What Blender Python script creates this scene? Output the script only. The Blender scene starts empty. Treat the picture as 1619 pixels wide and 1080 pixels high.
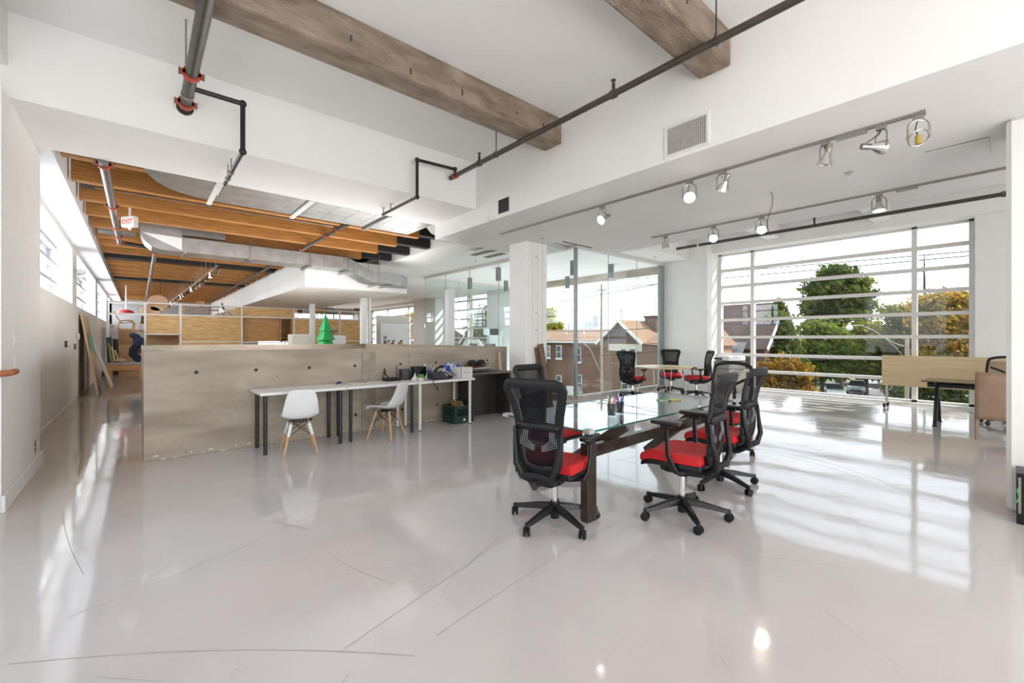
import bpy, math, random
from math import sin, cos, pi, radians, sqrt, atan2
from mathutils import Vector, Matrix
random.seed(7)
SC = bpy.context.scene
COL = SC.collection
# ------------------------------------------------------------------ camera
F_PX, YAW, HOR, EYE = 684.416, 0.71133, 535.894, 1.45      # focal length in px of the 1619 x 1080 frame
cam_d = bpy.data.cameras.new('camera')
cam_d.sensor_width = 36.0
cam_d.lens = F_PX / 1619 * 36
cam_d.shift_y = -(540 - HOR) / 1619
cam_d.clip_start = 0.05; cam_d.clip_end = 12000
cam = bpy.data.objects.new('camera', cam_d); COL.objects.link(cam)
cam.location = (0, 0, EYE); cam.rotation_euler = (pi/2, 0, -YAW)
SC.camera = cam
# ------------------------------------------------------------------ world, sun, exposure
SC.view_settings.view_transform = 'Standard'; SC.view_settings.look = 'None'
SC.view_settings.gamma = 1.0; SC.view_settings.use_curve_mapping = False
SC.view_settings.exposure = 0.64
W = bpy.data.worlds.new('world'); SC.world = W; W.use_nodes = True
nt = W.node_tree; nt.nodes.clear()
wo = nt.nodes.new('ShaderNodeOutputWorld'); bg = nt.nodes.new('ShaderNodeBackground')
tc = nt.nodes.new('ShaderNodeTexCoord'); sep = nt.nodes.new('ShaderNodeSeparateXYZ'); rp = nt.nodes.new('ShaderNodeValToRGB')
nt.links.new(tc.outputs['Generated'], sep.inputs[0]); nt.links.new(sep.outputs['Z'], rp.inputs[0])
nt.links.new(rp.outputs[0], bg.inputs[0]); nt.links.new(bg.outputs[0], wo.inputs[0])
rp.color_ramp.elements[0].position = 0.0; rp.color_ramp.elements[0].color = (0.93, 0.96, 1.0, 1)
rp.color_ramp.elements[1].position = 0.6; rp.color_ramp.elements[1].color = (0.74, 0.87, 1.0, 1)
bg.inputs[1].default_value = 1.8
sd = bpy.data.lights.new('sun', 'SUN'); sd.energy = 4.6; sd.angle = radians(0.6); sd.color = (1.0, 0.94, 0.84)
sun = bpy.data.objects.new('sun', sd); COL.objects.link(sun)
sun_dir = Vector((0.62, -0.42, 0.66)).normalized()          # towards the sun: past the window wall, high
sun.rotation_euler = sun_dir.to_track_quat('Z', 'Y').to_euler()
def area(name, loc, aim, sx, sy, power, col=(1, 1, 1)):
    d = bpy.data.lights.new(name, 'AREA'); d.shape = 'RECTANGLE'; d.size = sx; d.size_y = sy; d.energy = power; d.color = col
    o = bpy.data.objects.new(name, d); COL.objects.link(o); o.location = loc
    o.rotation_euler = Vector(aim).to_track_quat('-Z', 'Y').to_euler()
    return o
# added fill in the unseen back opening; daylight at the left windows
area('fill_back', (4.0, -8.15, 1.7), (0.0, 1, 0.2), 10.6, 2.2, 170, (1.0, 0.995, 0.99))
area('fill_low', (0.55, -3.4, 0.2), (0.22, 0.35, 1), 3.6, 4.4, 330, (1.0, 0.985, 0.98))       # added upward fill panel near the floor behind the camera
area('stairwell_fill', (2.83, 10.1, 0.75), (-0.75, 0.35, 1), 4.9, 6.2, 215, (1.0, 0.965, 0.92))        # added fill panel hidden inside the parapet, aimed at the ceilings
for k, (ya, yb) in enumerate(((8.0, 13.9), (15.05, 20.9), (22.0, 27.9), (29.0, 32.6))):
    area('daylight_left', (-1.56, (ya+yb)/2, 2.88), (1, 0, -0.15), yb-ya, 1.15, 125, (0.92, 0.96, 1.0))

# ------------------------------------------------------------------ pixel -> place
CS, SN = cos(YAW), sin(YAW)
def ray(u, v):
    r = (u - 809.5)/F_PX
    return Vector((SN + r*CS, CS - r*SN, (HOR - v)/F_PX))
def atd(u, v, t): return ray(u, v)*t + Vector((0, 0, EYE))        # at depth t
def onz(u, v, z): d = ray(u, v); return d*((z-EYE)/d.z) + Vector((0, 0, EYE))
def onx(u, v, x): d = ray(u, v); return d*(x/d.x) + Vector((0, 0, EYE))
def ony(u, v, y): d = ray(u, v); return d*(y/d.y) + Vector((0, 0, EYE))

# ------------------------------------------------------------------ materials
MATS = {}
def nodes_of(m):
    m.use_nodes = True
    return m.node_tree, m.node_tree.nodes.get('Principled BSDF')
def mat(name, col, rough=0.5, metal=0.0, spec=0.5, coat=0.0, var=0.0, scale=8.0, bump=0.0, bscale=60.0, stretch=(1, 1, 1), col2=None, emit=None, estr=0.0, detail=5.0, lo=0.35, hi=0.65):
    if name in MATS: return MATS[name]
    m = bpy.data.materials.new(name); t, b = nodes_of(m)
    b.inputs['Base Color'].default_value = (*col, 1); b.inputs['Roughness'].default_value = rough
    b.inputs['Metallic'].default_value = metal; b.inputs['Specular IOR Level'].default_value = spec
    b.inputs['Coat Weight'].default_value = coat
    if emit: b.inputs['Emission Color'].default_value = (*emit, 1); b.inputs['Emission Strength'].default_value = estr
    if var or col2 or bump:
        tc = t.nodes.new('ShaderNodeTexCoord'); mp = t.nodes.new('ShaderNodeMapping'); mp.inputs['Scale'].default_value = stretch
        t.links.new(tc.outputs['Object'], mp.inputs[0])
    if var or col2:
        n = t.nodes.new('ShaderNodeTexNoise'); n.inputs['Scale'].default_value = scale; n.inputs['Detail'].default_value = detail
        r = t.nodes.new('ShaderNodeValToRGB'); t.links.new(mp.outputs[0], n.inputs[0]); t.links.new(n.outputs['Fac'], r.inputs[0])
        c2 = col2 if col2 else tuple(min(1, c*(1+var)) for c in col)
        c1 = col if col2 else tuple(c*(1-var) for c in col)
        r.color_ramp.elements[0].position = lo; r.color_ramp.elements[0].color = (*c1, 1)
        r.color_ramp.elements[1].position = hi; r.color_ramp.elements[1].color = (*c2, 1)
        t.links.new(r.outputs[0], b.inputs['Base Color'])
    if bump:
        n2 = t.nodes.new('ShaderNodeTexNoise'); n2.inputs['Scale'].default_value = bscale; n2.inputs['Detail'].default_value = 4
        bp = t.nodes.new('ShaderNodeBump'); bp.inputs['Strength'].default_value = bump; bp.inputs['Distance'].default_value = 0.02
        t.links.new(mp.outputs[0], n2.inputs[0]); t.links.new(n2.outputs['Fac'], bp.inputs['Height']); t.links.new(bp.outputs[0], b.inputs['Normal'])
    MATS[name] = m
    return m
def glass(name, tint=(0.95, 0.98, 0.98), refl=0.08, rough=0.0):
    if name in MATS: return MATS[name]
    m = bpy.data.materials.new(name); m.use_nodes = True; t = m.node_tree; t.nodes.clear()
    o = t.nodes.new('ShaderNodeOutputMaterial'); mx = t.nodes.new('ShaderNodeMixShader'); tr = t.nodes.new('ShaderNodeBsdfTransparent'); gl = t.nodes.new('ShaderNodeBsdfGlossy')
    # Schlick reflection, the same from both sides of the pane
    lw = t.nodes.new('ShaderNodeLayerWeight'); lw.inputs[0].default_value = 0.5
    pw = t.nodes.new('ShaderNodeMath'); pw.operation = 'POWER'; pw.inputs[1].default_value = 5
    mul = t.nodes.new('ShaderNodeMath'); mul.operation = 'MULTIPLY_ADD'; mul.inputs[1].default_value = 0.9; mul.inputs[2].default_value = refl/2
    mul.use_clamp = True
    t.links.new(lw.outputs['Facing'], pw.inputs[0]); t.links.new(pw.outputs[0], mul.inputs[0])
    tr.inputs[0].default_value = (*tint, 1); gl.inputs['Roughness'].default_value = rough
    t.links.new(mul.outputs[0], mx.inputs[0]); t.links.new(tr.outputs[0], mx.inputs[1]); t.links.new(gl.outputs[0], mx.inputs[2]); t.links.new(mx.outputs[0], o.inputs[0])
    MATS[name] = m
    return m
def netting(name, col, open_=0.35, scale=900):
    """woven mesh: threads and holes, the holes let light through"""
    if name in MATS: return MATS[name]
    m = bpy.data.materials.new(name); m.use_nodes = True; t = m.node_tree; b = t.nodes['Principled BSDF']; o = t.nodes['Material Output']
    b.inputs['Base Color'].default_value = (*col, 1); b.inputs['Roughness'].default_value = 0.75; b.inputs['Specular IOR Level'].default_value = 0.15
    mx = t.nodes.new('ShaderNodeMixShader'); tr = t.nodes.new('ShaderNodeBsdfTransparent')
    mx.inputs[0].default_value = open_
    t.links.new(b.outputs[0], mx.inputs[1]); t.links.new(tr.outputs[0], mx.inputs[2]); t.links.new(mx.outputs[0], o.inputs[0])
    MATS[name] = m
    return m
# ------------------------------------------------------------------ mesh building
class MB:
    def __init__(s): s.v = []; s.f = []
    def add(s, vs, fs, M=None):
        o = len(s.v)
        if M is not None: vs = [M @ Vector(p) for p in vs]
        s.v += [tuple(p) for p in vs]; s.f += [tuple(i+o for i in q) for q in fs]
        return s
    def box(s, x0, x1, y0, y1, z0, z1, M=None):
        vs = [(x0,y0,z0),(x1,y0,z0),(x1,y1,z0),(x0,y1,z0),(x0,y0,z1),(x1,y0,z1),(x1,y1,z1),(x0,y1,z1)]
        return s.add(vs, [(0,3,2,1),(4,5,6,7),(0,1,5,4),(1,2,6,5),(2,3,7,6),(3,0,4,7)], M)
    def cbox(s, c, d, M=None):
        return s.box(c[0]-d[0]/2, c[0]+d[0]/2, c[1]-d[1]/2, c[1]+d[1]/2, c[2]-d[2]/2, c[2]+d[2]/2, M)
    def beam(s, a, b, w, h, up=(0, 0, 1)):
        """box section w x h from a to b"""
        a = Vector(a); b = Vector(b); d = (b-a).normalized(); up = Vector(up)
        if abs(d.dot(up)) > 0.98: up = Vector((1, 0, 0))
        x = d.cross(up).normalized()*(w/2); y = x.cross(d).normalized()*(h/2)
        vs = [a-x-y, a+x-y, a+x+y, a-x+y, b-x-y, b+x-y, b+x+y, b-x+y]
        return s.add(vs, [(3,2,1,0),(4,5,6,7),(0,1,5,4),(1,2,6,5),(2,3,7,6),(3,0,4,7)])
    def tube(s, pts, r, n=10, closed=False, flat=1.0, upv=None, cap=True):
        P = [Vector(p) for p in pts]; m = len(P); rs = r if isinstance(r, (list, tuple)) else [r]*m
        vs = []; prev = None
        for i in range(m):
            if closed: d = P[(i+1) % m] - P[i-1]
            else: d = P[min(i+1, m-1)] - P[max(i-1, 0)]
            d.normalize()
            if upv is not None: u = Vector(upv); u = (u - d*u.dot(d))
            elif prev is None:
                u = Vector((0, 0, 1)) if abs(d.z) < 0.9 else Vector((1, 0, 0)); u = u - d*u.dot(d)
            else: u = prev - d*prev.dot(d)
            u.normalize(); prev = u; w = d.cross(u)
            for k in range(n):
                a = 2*pi*k/n
                vs.append(P[i] + u*(cos(a)*rs[i]*flat) + w*(sin(a)*rs[i]))
        fs = []
        for i in range(m if closed else m-1):
            j = (i+1) % m
            for k in range(n): fs.append((i*n+k, i*n+(k+1) % n, j*n+(k+1) % n, j*n+k))
        if not closed and cap: fs += [tuple(range(n-1, -1, -1)), tuple((m-1)*n+k for k in range(n))]
        return s.add(vs, fs)
    def cyl(s, a, b, r, n=16, r2=None): return s.tube([a, b], [r, r if r2 is None else r2], n)
    def lathe(s, prof, n=20, M=None, caps=True):
        vs = []; fs = []; m = len(prof)
        for (r, z) in prof:
            for k in range(n): a = 2*pi*k/n; vs.append((r*cos(a), r*sin(a), z))
        for i in range(m-1):
            for k in range(n): fs.append((i*n+k, i*n+(k+1) % n, (i+1)*n+(k+1) % n, (i+1)*n+k))
        if caps: fs += [tuple(range(n-1, -1, -1)), tuple((m-1)*n+k for k in range(n))]
        return s.add(vs, fs, M)
    def prism(s, poly, h0, h1, M=None):
        """poly in xy, from z=h0 to h1"""
        n = len(poly); vs = [(x, y, h0) for x, y in poly] + [(x, y, h1) for x, y in poly]
        fs = [tuple(range(n-1, -1, -1)), tuple(range(n, 2*n))] + [(i, (i+1) % n, n+(i+1) % n, n+i) for i in range(n)]
        return s.add(vs, fs, M)
    def grid(s, rows, M=None, th=0.0):
        """rows: list of equal-length point lists"""
        m = len(rows); n = len(rows[0]); vs = [p for r in rows for p in r]
        fs = [(i*n+k, i*n+k+1, (i+1)*n+k+1, (i+1)*n+k) for i in range(m-1) for k in range(n-1)]
        return s.add(vs, fs, M)
    def ball(s, c, r, n=10, m=7, sz=1.0, M=None):
        prof = [(max(1e-4, r*sin(pi*i/m)), -r*cos(pi*i/m)*sz) for i in range(m+1)]
        T = Matrix.Translation(c)
        return s.lathe(prof, n, T if M is None else M @ T, caps=False)
    def build(s, name, m=None, parent=None, smooth=False, bevel=0.0, seg=2, loc=None, solid=0.0, sub=0, angle=35):
        me = bpy.data.meshes.new(name); me.from_pydata(s.v, [], s.f); me.update()
        o = bpy.data.objects.new(name, me); COL.objects.link(o)
        if m: me.materials.append(m)
        if parent: o.parent = parent
        if loc is not None: o.location = loc
        if smooth:
            if smooth is True:
                try: me.set_sharp_from_angle(angle=radians(angle))
                except Exception: pass
            for p in me.polygons: p.use_smooth = True
        if sub:
            k = o.modifiers.new('sub', 'SUBSURF'); k.levels = sub; k.render_levels = sub
        if solid:
            k = o.modifiers.new('solid', 'SOLIDIFY'); k.thickness = solid; k.offset = 0
        if bevel:
            k = o.modifiers.new('bevel', 'BEVEL'); k.width = bevel; k.segments = seg; k.limit_method = 'ANGLE'; k.angle_limit = radians(40)
        return o
def tag(o, label=None, cat=None, group=None, kind=None):
    if label: o['label'] = label
    if cat: o['category'] = cat
    if group: o['group'] = group
    if kind: o['kind'] = kind
    return o
def thing(name, label, cat, loc=(0, 0, 0), rz=0.0, group=None):
    o = bpy.data.objects.new(name, None); COL.objects.link(o); o.location = loc; o.rotation_euler = (0, 0, rz)
    o.empty_display_size = 0.1
    return tag(o, label, cat, group)
KIDS = {}
def copy_tree(o, parent=None):
    c = o.copy(); COL.objects.link(c)
    if parent is not None: c.parent = parent
    for ch in list(o.children): copy_tree(ch, c)
    return c
def put(o, loc, rz=None, label=None, group=None):
    o.location = loc
    if rz is not None: o.rotation_euler = (0, 0, rz)
    return tag(o, label, None, group)
def struct(name, mb, m, **k):
    o = mb.build(name, m, **k)
    if o.parent is None: o['kind'] = 'structure'
    return o
def box(*a): return MB().box(*a)
def rrect(w, h, r, n=5):
    """rounded rectangle outline, centred"""
    pts = []
    for cx, cy, a0 in ((w/2-r, h/2-r, 0), (-w/2+r, h/2-r, pi/2), (-w/2+r, -h/2+r, pi), (w/2-r, -h/2+r, 3*pi/2)):
        for k in range(n+1): a = a0 + pi/2*k/n; pts.append((cx+r*cos(a), cy+r*sin(a)))
    return pts
def text(name, body, size, m, loc, rot, parent=None, ext=0.0005, align='CENTER', bold=0.0):
    cu = bpy.data.curves.new(name, 'FONT'); cu.body = body; cu.size = size; cu.extrude = ext; cu.align_x = align; cu.align_y = 'CENTER'
    cu.resolution_u = 2; cu.offset = size*bold
    tmp = bpy.data.objects.new(name, cu)
    me = bpy.data.meshes.new_from_object(tmp); bpy.data.objects.remove(tmp)
    o = bpy.data.objects.new(name, me); COL.objects.link(o); me.materials.clear(); me.materials.append(m)
    o.location = loc; o.rotation_euler = rot
    if parent: o.parent = parent
    return o
# ------------------------------------------------------------------ shared materials
M_wall = mat('white_wall_paint', (0.82, 0.81, 0.79), 0.55, var=0.02, scale=2.5, bump=0.05, bscale=90)
M_ceil = mat('white_ceiling_paint', (0.83, 0.82, 0.805), 0.7, var=0.015, scale=1.5)
M_lav = mat('cool_white_paint', (0.80, 0.81, 0.84), 0.6, var=0.015, scale=2)
M_white = mat('white_enamel', (0.82, 0.81, 0.80), 0.35)
def concrete(name, c1, c2, stretch, scale, pit, bump, bscale=30, light=(.62, .58, .53), lt=.0):
    m = mat(name, c1, .8, col2=c2, scale=scale, stretch=stretch, detail=11, lo=.3, hi=.7, bump=bump, bscale=bscale)
    t = m.node_tree; b = t.nodes['Principled BSDF']; cr = [n for n in t.nodes if n.type == 'VALTORGB'][0]; mp = [n for n in t.nodes if n.type == 'MAPPING'][0]; tc = [n for n in t.nodes if n.type == 'TEX_COORD'][0]
    last = cr.outputs[0]
    for sc, th, col, amt in ((pit, .70, (.05, .04, .032), .75), (pit*.4, .74, tuple(c*.45 for c in c1), .7), (pit*.7, .72, light, lt), (1.6, .64, light, lt*.45)):
        if amt == 0: continue
        n = t.nodes.new('ShaderNodeTexNoise'); n.inputs['Scale'].default_value = sc; n.inputs['Detail'].default_value = 3; t.links.new(tc.outputs['Object'], n.inputs[0])
        r = t.nodes.new('ShaderNodeMapRange'); r.inputs['From Min'].default_value = th; r.inputs['From Max'].default_value = th+.03; r.inputs['To Max'].default_value = amt; t.links.new(n.outputs['Fac'], r.inputs[0])
        mx = t.nodes.new('ShaderNodeMixRGB'); mx.inputs[2].default_value = (*col, 1); t.links.new(r.outputs[0], mx.inputs[0]); t.links.new(last, mx.inputs[1]); last = mx.outputs[0]
    t.links.new(last, b.inputs['Base Color'])
    return m
M_conc = concrete('raw_concrete', (0.30, 0.25, 0.195), (0.48, 0.42, 0.345), (.5, .5, 2.2), 2.0, 28, .3, 40, (.66, .61, .55), .35)
M_beam = concrete('board_marked_concrete', (0.165, 0.118, 0.082), (0.36, 0.285, 0.225), (.8, 2.5, 2.5), 3.5, 42, 1.0, 30, (.5, .45, .40), .4)
M_pit = mat('dark_pit', (0.05, 0.045, 0.04), 0.9, var=0.2, scale=20)
M_timber = mat('fir_timber', (0.25, 0.095, 0.018), 0.45, col2=(0.52, 0.235, 0.058), scale=7, stretch=(0.35, 6, 14), bump=0.12, bscale=30, detail=6)
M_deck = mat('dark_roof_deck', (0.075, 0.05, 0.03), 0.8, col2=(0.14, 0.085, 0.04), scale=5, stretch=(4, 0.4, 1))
M_void = mat('black_steel', (0.012, 0.011, 0.011), 0.6, var=0.3, scale=6)
M_duct = mat('galvanised_sheet', (0.45, 0.455, 0.46), 0.36, metal=0.85, var=0.12, scale=5, bump=0.05, bscale=14)
M_pipe = mat('bronze_painted_pipe', (0.075, 0.065, 0.055), 0.35, metal=0.3, var=0.12, scale=12)
M_pipeb = mat('black_iron_pipe', (0.028, 0.028, 0.028), 0.4, metal=0.4, var=0.2, scale=20)
M_pipeg = mat('grey_steel_pipe', (0.20, 0.185, 0.17), 0.35, metal=0.6, var=0.15, scale=15)
M_red = mat('orange_red_coupling', (0.42, 0.065, 0.03), 0.45, var=0.15, scale=30)
M_steel = mat('brushed_nickel', (0.38, 0.36, 0.335), 0.3, metal=0.95, var=0.06, scale=40)
M_chrome = mat('chrome', (0.8, 0.8, 0.8), 0.12, metal=1.0, var=0.03, scale=30)
M_black = mat('black_plastic', (0.008, 0.008, 0.009), 0.38, spec=.35, var=0.15, scale=30)
M_dark = mat('charcoal_plastic', (0.011, 0.0115, 0.013), 0.45, spec=.3, var=0.12, scale=30)
M_ply = mat('fir_plywood', (0.58, 0.33, 0.12), 0.5, col2=(0.74, 0.49, 0.22), scale=3.0, stretch=(0.8, 1, 5), detail=9, lo=0.38, hi=0.6)
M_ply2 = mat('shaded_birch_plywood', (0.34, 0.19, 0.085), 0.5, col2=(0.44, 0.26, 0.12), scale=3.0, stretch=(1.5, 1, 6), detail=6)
M_wood = mat('beech_wood', (0.55, 0.33, 0.15), 0.45, col2=(0.66, 0.43, 0.22), scale=9, stretch=(1, 1, 0.15))
M_maple = mat('maple_laminate', (0.56, 0.42, 0.24), 0.4, col2=(0.66, 0.51, 0.31), scale=5, stretch=(3, 0.35, 8), detail=7)
M_walnut = mat('walnut_plank', (0.10, 0.055, 0.032), 0.45, col2=(0.19, 0.11, 0.07), scale=7, stretch=(3, 3, 0.25), detail=7)
M_rail = mat('white_powder_coat', (0.80, 0.79, 0.78), 0.35, var=0.02, scale=10)
M_frame = mat('window_frame_grey_white', (0.70, 0.68, 0.65), 0.4, var=0.03, scale=8)
G_win = glass('window_glass', (0.96, 0.975, 0.985), 0.04)
G_part = glass('partition_glass', (0.955, 0.985, 0.98), 0.05)

def floor_material():
    m = bpy.data.materials.new('grey_white_epoxy_floor'); t, b = nodes_of(m); N = t.nodes.new; L = t.links.new
    tc = N('ShaderNodeTexCoord')
    n1 = N('ShaderNodeTexNoise'); n1.inputs['Scale'].default_value = 0.45; n1.inputs['Detail'].default_value = 6; L(tc.outputs['Object'], n1.inputs[0])
    r1 = N('ShaderNodeValToRGB'); L(n1.outputs['Fac'], r1.inputs[0])
    r1.color_ramp.elements[0].position = 0.35; r1.color_ramp.elements[0].color = (0.56, 0.525, 0.518, 1)
    r1.color_ramp.elements[1].position = 0.68; r1.color_ramp.elements[1].color = (0.64, 0.612, 0.612, 1)
    # worn, dirty lane beside the left wall, warm timber reflection painted in
    sx = N('ShaderNodeSeparateXYZ'); L(tc.outputs['Object'], sx.inputs[0])
    n4 = N('ShaderNodeTexNoise'); n4.inputs['Scale'].default_value = 0.8; n4.inputs['Detail'].default_value = 4; L(tc.outputs['Object'], n4.inputs[0])
    ad = N('ShaderNodeMath'); ad.operation = 'MULTIPLY_ADD'; ad.inputs[1].default_value = 2.2; L(n4.outputs['Fac'], ad.inputs[0]); L(sx.outputs['X'], ad.inputs[2])
    mr = N('ShaderNodeMapRange'); mr.inputs['From Min'].default_value = 2.1; mr.inputs['From Max'].default_value = 0.5; mr.inputs['To Max'].default_value = 0.75; L(ad.outputs[0], mr.inputs[0])
    my = N('ShaderNodeMapRange'); my.inputs['From Min'].default_value = 4.0; my.inputs['From Max'].default_value = 7.0; L(sx.outputs['Y'], my.inputs[0])
    mm = N('ShaderNodeMath'); mm.operation = 'MULTIPLY'; L(mr.outputs[0], mm.inputs[0]); L(my.outputs[0], mm.inputs[1])
    c0 = N('ShaderNodeMixRGB'); c0.inputs[2].default_value = (0.50, 0.42, 0.34, 1); L(mm.outputs[0], c0.inputs[0]); L(r1.outputs[0], c0.inputs[1])
    # hairline scratches in two directions
    last = c0.outputs[0]
    for sc, rot, th in (((9, 0.5, 1), 0.5, 0.006), ((0.45, 7, 1), -0.35, 0.006), ((3.0, 3.4, 1), 0.2, 0.004)):
        mp = N('ShaderNodeMapping'); mp.inputs['Scale'].default_value = sc; mp.inputs['Rotation'].default_value = (0, 0, rot); L(tc.outputs['Object'], mp.inputs[0])
        w = N('ShaderNodeTexNoise'); w.inputs['Scale'].default_value = 0.55; w.inputs['Detail'].default_value = 2; L(mp.outputs[0], w.inputs[0])
        s1 = N('ShaderNodeMath'); s1.operation = 'SUBTRACT'; s1.inputs[1].default_value = 0.5; L(w.outputs['Fac'], s1.inputs[0])
        s2 = N('ShaderNodeMath'); s2.operation = 'ABSOLUTE'; L(s1.outputs[0], s2.inputs[0])
        s3 = N('ShaderNodeMapRange'); s3.inputs['From Min'].default_value = 0; s3.inputs['From Max'].default_value = th; s3.inputs['To Min'].default_value = 0.05; s3.inputs['To Max'].default_value = 0; L(s2.outputs[0], s3.inputs[0])
        nm = N('ShaderNodeTexNoise'); nm.inputs['Scale'].default_value = 1.3; L(tc.outputs['Object'], nm.inputs[0])
        r2 = N('ShaderNodeMapRange'); r2.inputs['From Min'].default_value = 0.48; r2.inputs['From Max'].default_value = 0.6; L(nm.outputs['Fac'], r2.inputs[0])
        pr = N('ShaderNodeMath'); pr.operation = 'MULTIPLY'; L(s3.outputs[0], pr.inputs[0]); L(r2.outputs[0], pr.inputs[1])
        mx = N('ShaderNodeMixRGB'); mx.inputs[2].default_value = (0.22, 0.20, 0.19, 1); L(pr.outputs[0], mx.inputs[0]); L(last, mx.inputs[1]); last = mx.outputs[0]
    L(last, b.inputs['Base Color'])
    n2 = N('ShaderNodeTexNoise'); n2.inputs['Scale'].default_value = 1.7; n2.inputs['Detail'].default_value = 5; L(tc.outputs['Object'], n2.inputs[0])
    r3 = N('ShaderNodeMapRange'); r3.inputs['To Min'].default_value = 0.015; r3.inputs['To Max'].default_value = 0.13; L(n2.outputs['Fac'], r3.inputs[0]); L(r3.outputs[0], b.inputs['Roughness'])
    b.inputs['Specular IOR Level'].default_value = 0.55
    n3 = N('ShaderNodeTexNoise'); n3.inputs['Scale'].default_value = 2.2; n3.inputs['Detail'].default_value = 2; L(tc.outputs['Object'], n3.inputs[0])
    bp = N('ShaderNodeBump'); bp.inputs['Strength'].default_value = 0.05; bp.inputs['Distance'].default_value = 0.05; L(n3.outputs['Fac'], bp.inputs['Height']); L(bp.outputs[0], b.inputs['Normal'])
    return m
M_floor = floor_material()
M_floor2 = mat('brown_stained_concrete_floor', (0.25, 0.16, 0.095), 0.22, col2=(0.36, 0.25, 0.16), scale=1.3, detail=7)

# ------------------------------------------------------------------ floor
fl = [(-1.6, -8.3), (13.3, -8.3), (13.3, 6.9), (7.95, 6.9), (7.95, 15.2), (-1.6, 15.2)]
flo = struct('floor', MB().prism(fl, -0.4, 0), M_floor)
struct('floor', box(-1.6, 13.3, 15.2, 33.3, -0.4, 0), M_floor2)
random.seed(77)
M_scr = mat('floor_scratch', (.36, .335, .325), .4, var=.1)
scm = MB()
def scratch(pts, w):
    P_ = [Vector((x, y, .0005)) for x, y in pts]; rows = []
    for i, p in enumerate(P_):
        d = P_[min(i+1, len(P_)-1)]-P_[max(i-1, 0)]; s_ = Vector((d.y, -d.x, 0)).normalized()*(w/2); rows.append([p-s_, p+s_])
    scm.grid(rows)
for k in range(170):
    x = random.uniform(-.5, 9.5); y = random.uniform(.2, 6.2)
    if k % 4: a = random.choice((.35, .5, -.9, 2.4, 1.9))+random.gauss(0, .25)
    else: a = random.uniform(0, pi)
    L_ = random.choice((.05, .12, .3, .6, 1.2, 1.8)); cv = random.gauss(0, .12)
    scratch([(x+L_*s*cos(a+cv*s), y+L_*s*sin(a+cv*s)) for s in [i/8 for i in range(9)]], random.uniform(.002, .005))
for R_, a0, a1 in ((1.9, -.9, .7), (1.75, -.7, .5), (2.15, -.3, .8), (1.2, .2, 1.6)):
    scratch([(4.3+R_*cos(a0+(a1-a0)*i/24), 2.0+R_*.9*sin(a0+(a1-a0)*i/24)) for i in range(25)], .004)
so = scm.build('scratch_marks', M_scr, flo); so['kind'] = 'stuff'
# ------------------------------------------------------------------ left wall
LW = [(7.9, 14.0), (14.95, 21.0), (21.9, 28.0), (28.9, 33.0)]          # window openings
w = MB().box(-1.60, -1.15, 7.4, 33.3, 0, 2.25).box(-1.60, -1.15, 7.4, 33.3, 3.5, 3.62)
ys = [7.4] + [y for p in LW for y in p] + [33.3]
for a, b in zip(ys[0::2], ys[1::2]): w.box(-1.60, -1.15, a, b, 2.25, 3.5)
wl = struct('wall_left', w, M_wall)
p = struct('wall_left', box(-1.9, -0.87, 5.52, 7.4, 0, 3.57), M_wall)
w = MB().box(-1.9, -1.4, -8.3, 5.52, 0, 0.8).box(-1.9, -0.87, -8.3, 5.75, 3.84, 4.7).box(-1.9, -1.4, -8.3, 2.0, 0.8, 3.84).box(-1.9, -1.4, 4.9, 5.52, 0.8, 3.84)
struct('wall_left', w, M_wall)
struct('wall_left', MB().box(-1.15, -1.135, 7.42, 14.6, 0.02, 2.24), mat('white_wall_board', (0.80, 0.795, 0.78), 0.6, var=0.03, scale=1.2))
struct('baseboard_left', MB().box(-0.87, -0.845, 5.50, 7.43, 0, 0.14), M_white, bevel=0.004)
struct('baseboard_left', MB().box(-1.135, -1.115, 7.43, 14.6, 0, 0.07), M_white, bevel=0.004)
for k, (a, b) in enumerate(LW):
    e = MB()
    for z in (2.25, 2.66, 3.08, 3.44): e.box(-1.545, -1.40, a, b, z, z+0.06)
    n = 5
    for i in range(n+1): yy = a + (b-a)*i/n; e.box(-1.545, -1.49, yy-0.045, yy+0.045, 2.25, 3.5)
    wd = struct('window_%d' % (k+5), e, mat('backlit_louvre_frame', (.42, .43, .47), .45, var=.03))  # white bars toned bluish grey: their backlit shade is put into the colour
    for i in range(n):
        for j, (z0, z1) in enumerate(((2.295, 2.66), (2.705, 3.08), (3.125, 3.46))):
            y0 = a + (b-a)*i/n + 0.03; y1 = a + (b-a)*(i+1)/n - 0.03
            MB().box(-1.52, -1.512, y0, y1, z0, z1).build('pane', G_win, wd)
# ------------------------------------------------------------------ back and far walls
w = MB().box(-1.9, 13.3, -8.5, -8.2, 0, 0.6).box(-1.9, 13.3, -8.5, -8.2, 2.8, 4.7).box(-1.9, -1.3, -8.5, -8.2, 0.6, 2.8).box(9.3, 13.3, -8.5, -8.2, 0.6, 2.8)
struct('wall_back', w, M_wall)
w = MB().box(-1.9, 6.0, 33.0, 33.3, 0, 4.6).box(6.0, 13.3, 33.0, 33.3, 0, 0.5).box(6.0, 13.3, 33.0, 33.3, 3.3, 4.6).box(12.6, 13.3, 33.0, 33.3, 0.5, 3.3)
struct('wall_far', w, mat('grey_end_wall', (.34, .33, .33), .7, var=.04, scale=1))
e = MB()
for i in range(9): e.box(6.0, 12.6, 33.05, 33.15, 0.5+i*0.345, 0.54+i*0.345)
for x in (6.0, 7.65, 9.3, 10.95, 12.55): e.box(x, x+0.06, 33.05, 33.15, 0.5, 3.3)
wd = struct('window_9', e, M_frame)
for x in (6.06, 7.71, 9.36, 11.01):
    for i in range(8): MB().box(x, x+1.59, 33.09, 33.1, 0.54+i*0.345, 0.845+i*0.345).build('pane', G_win, wd)
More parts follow.
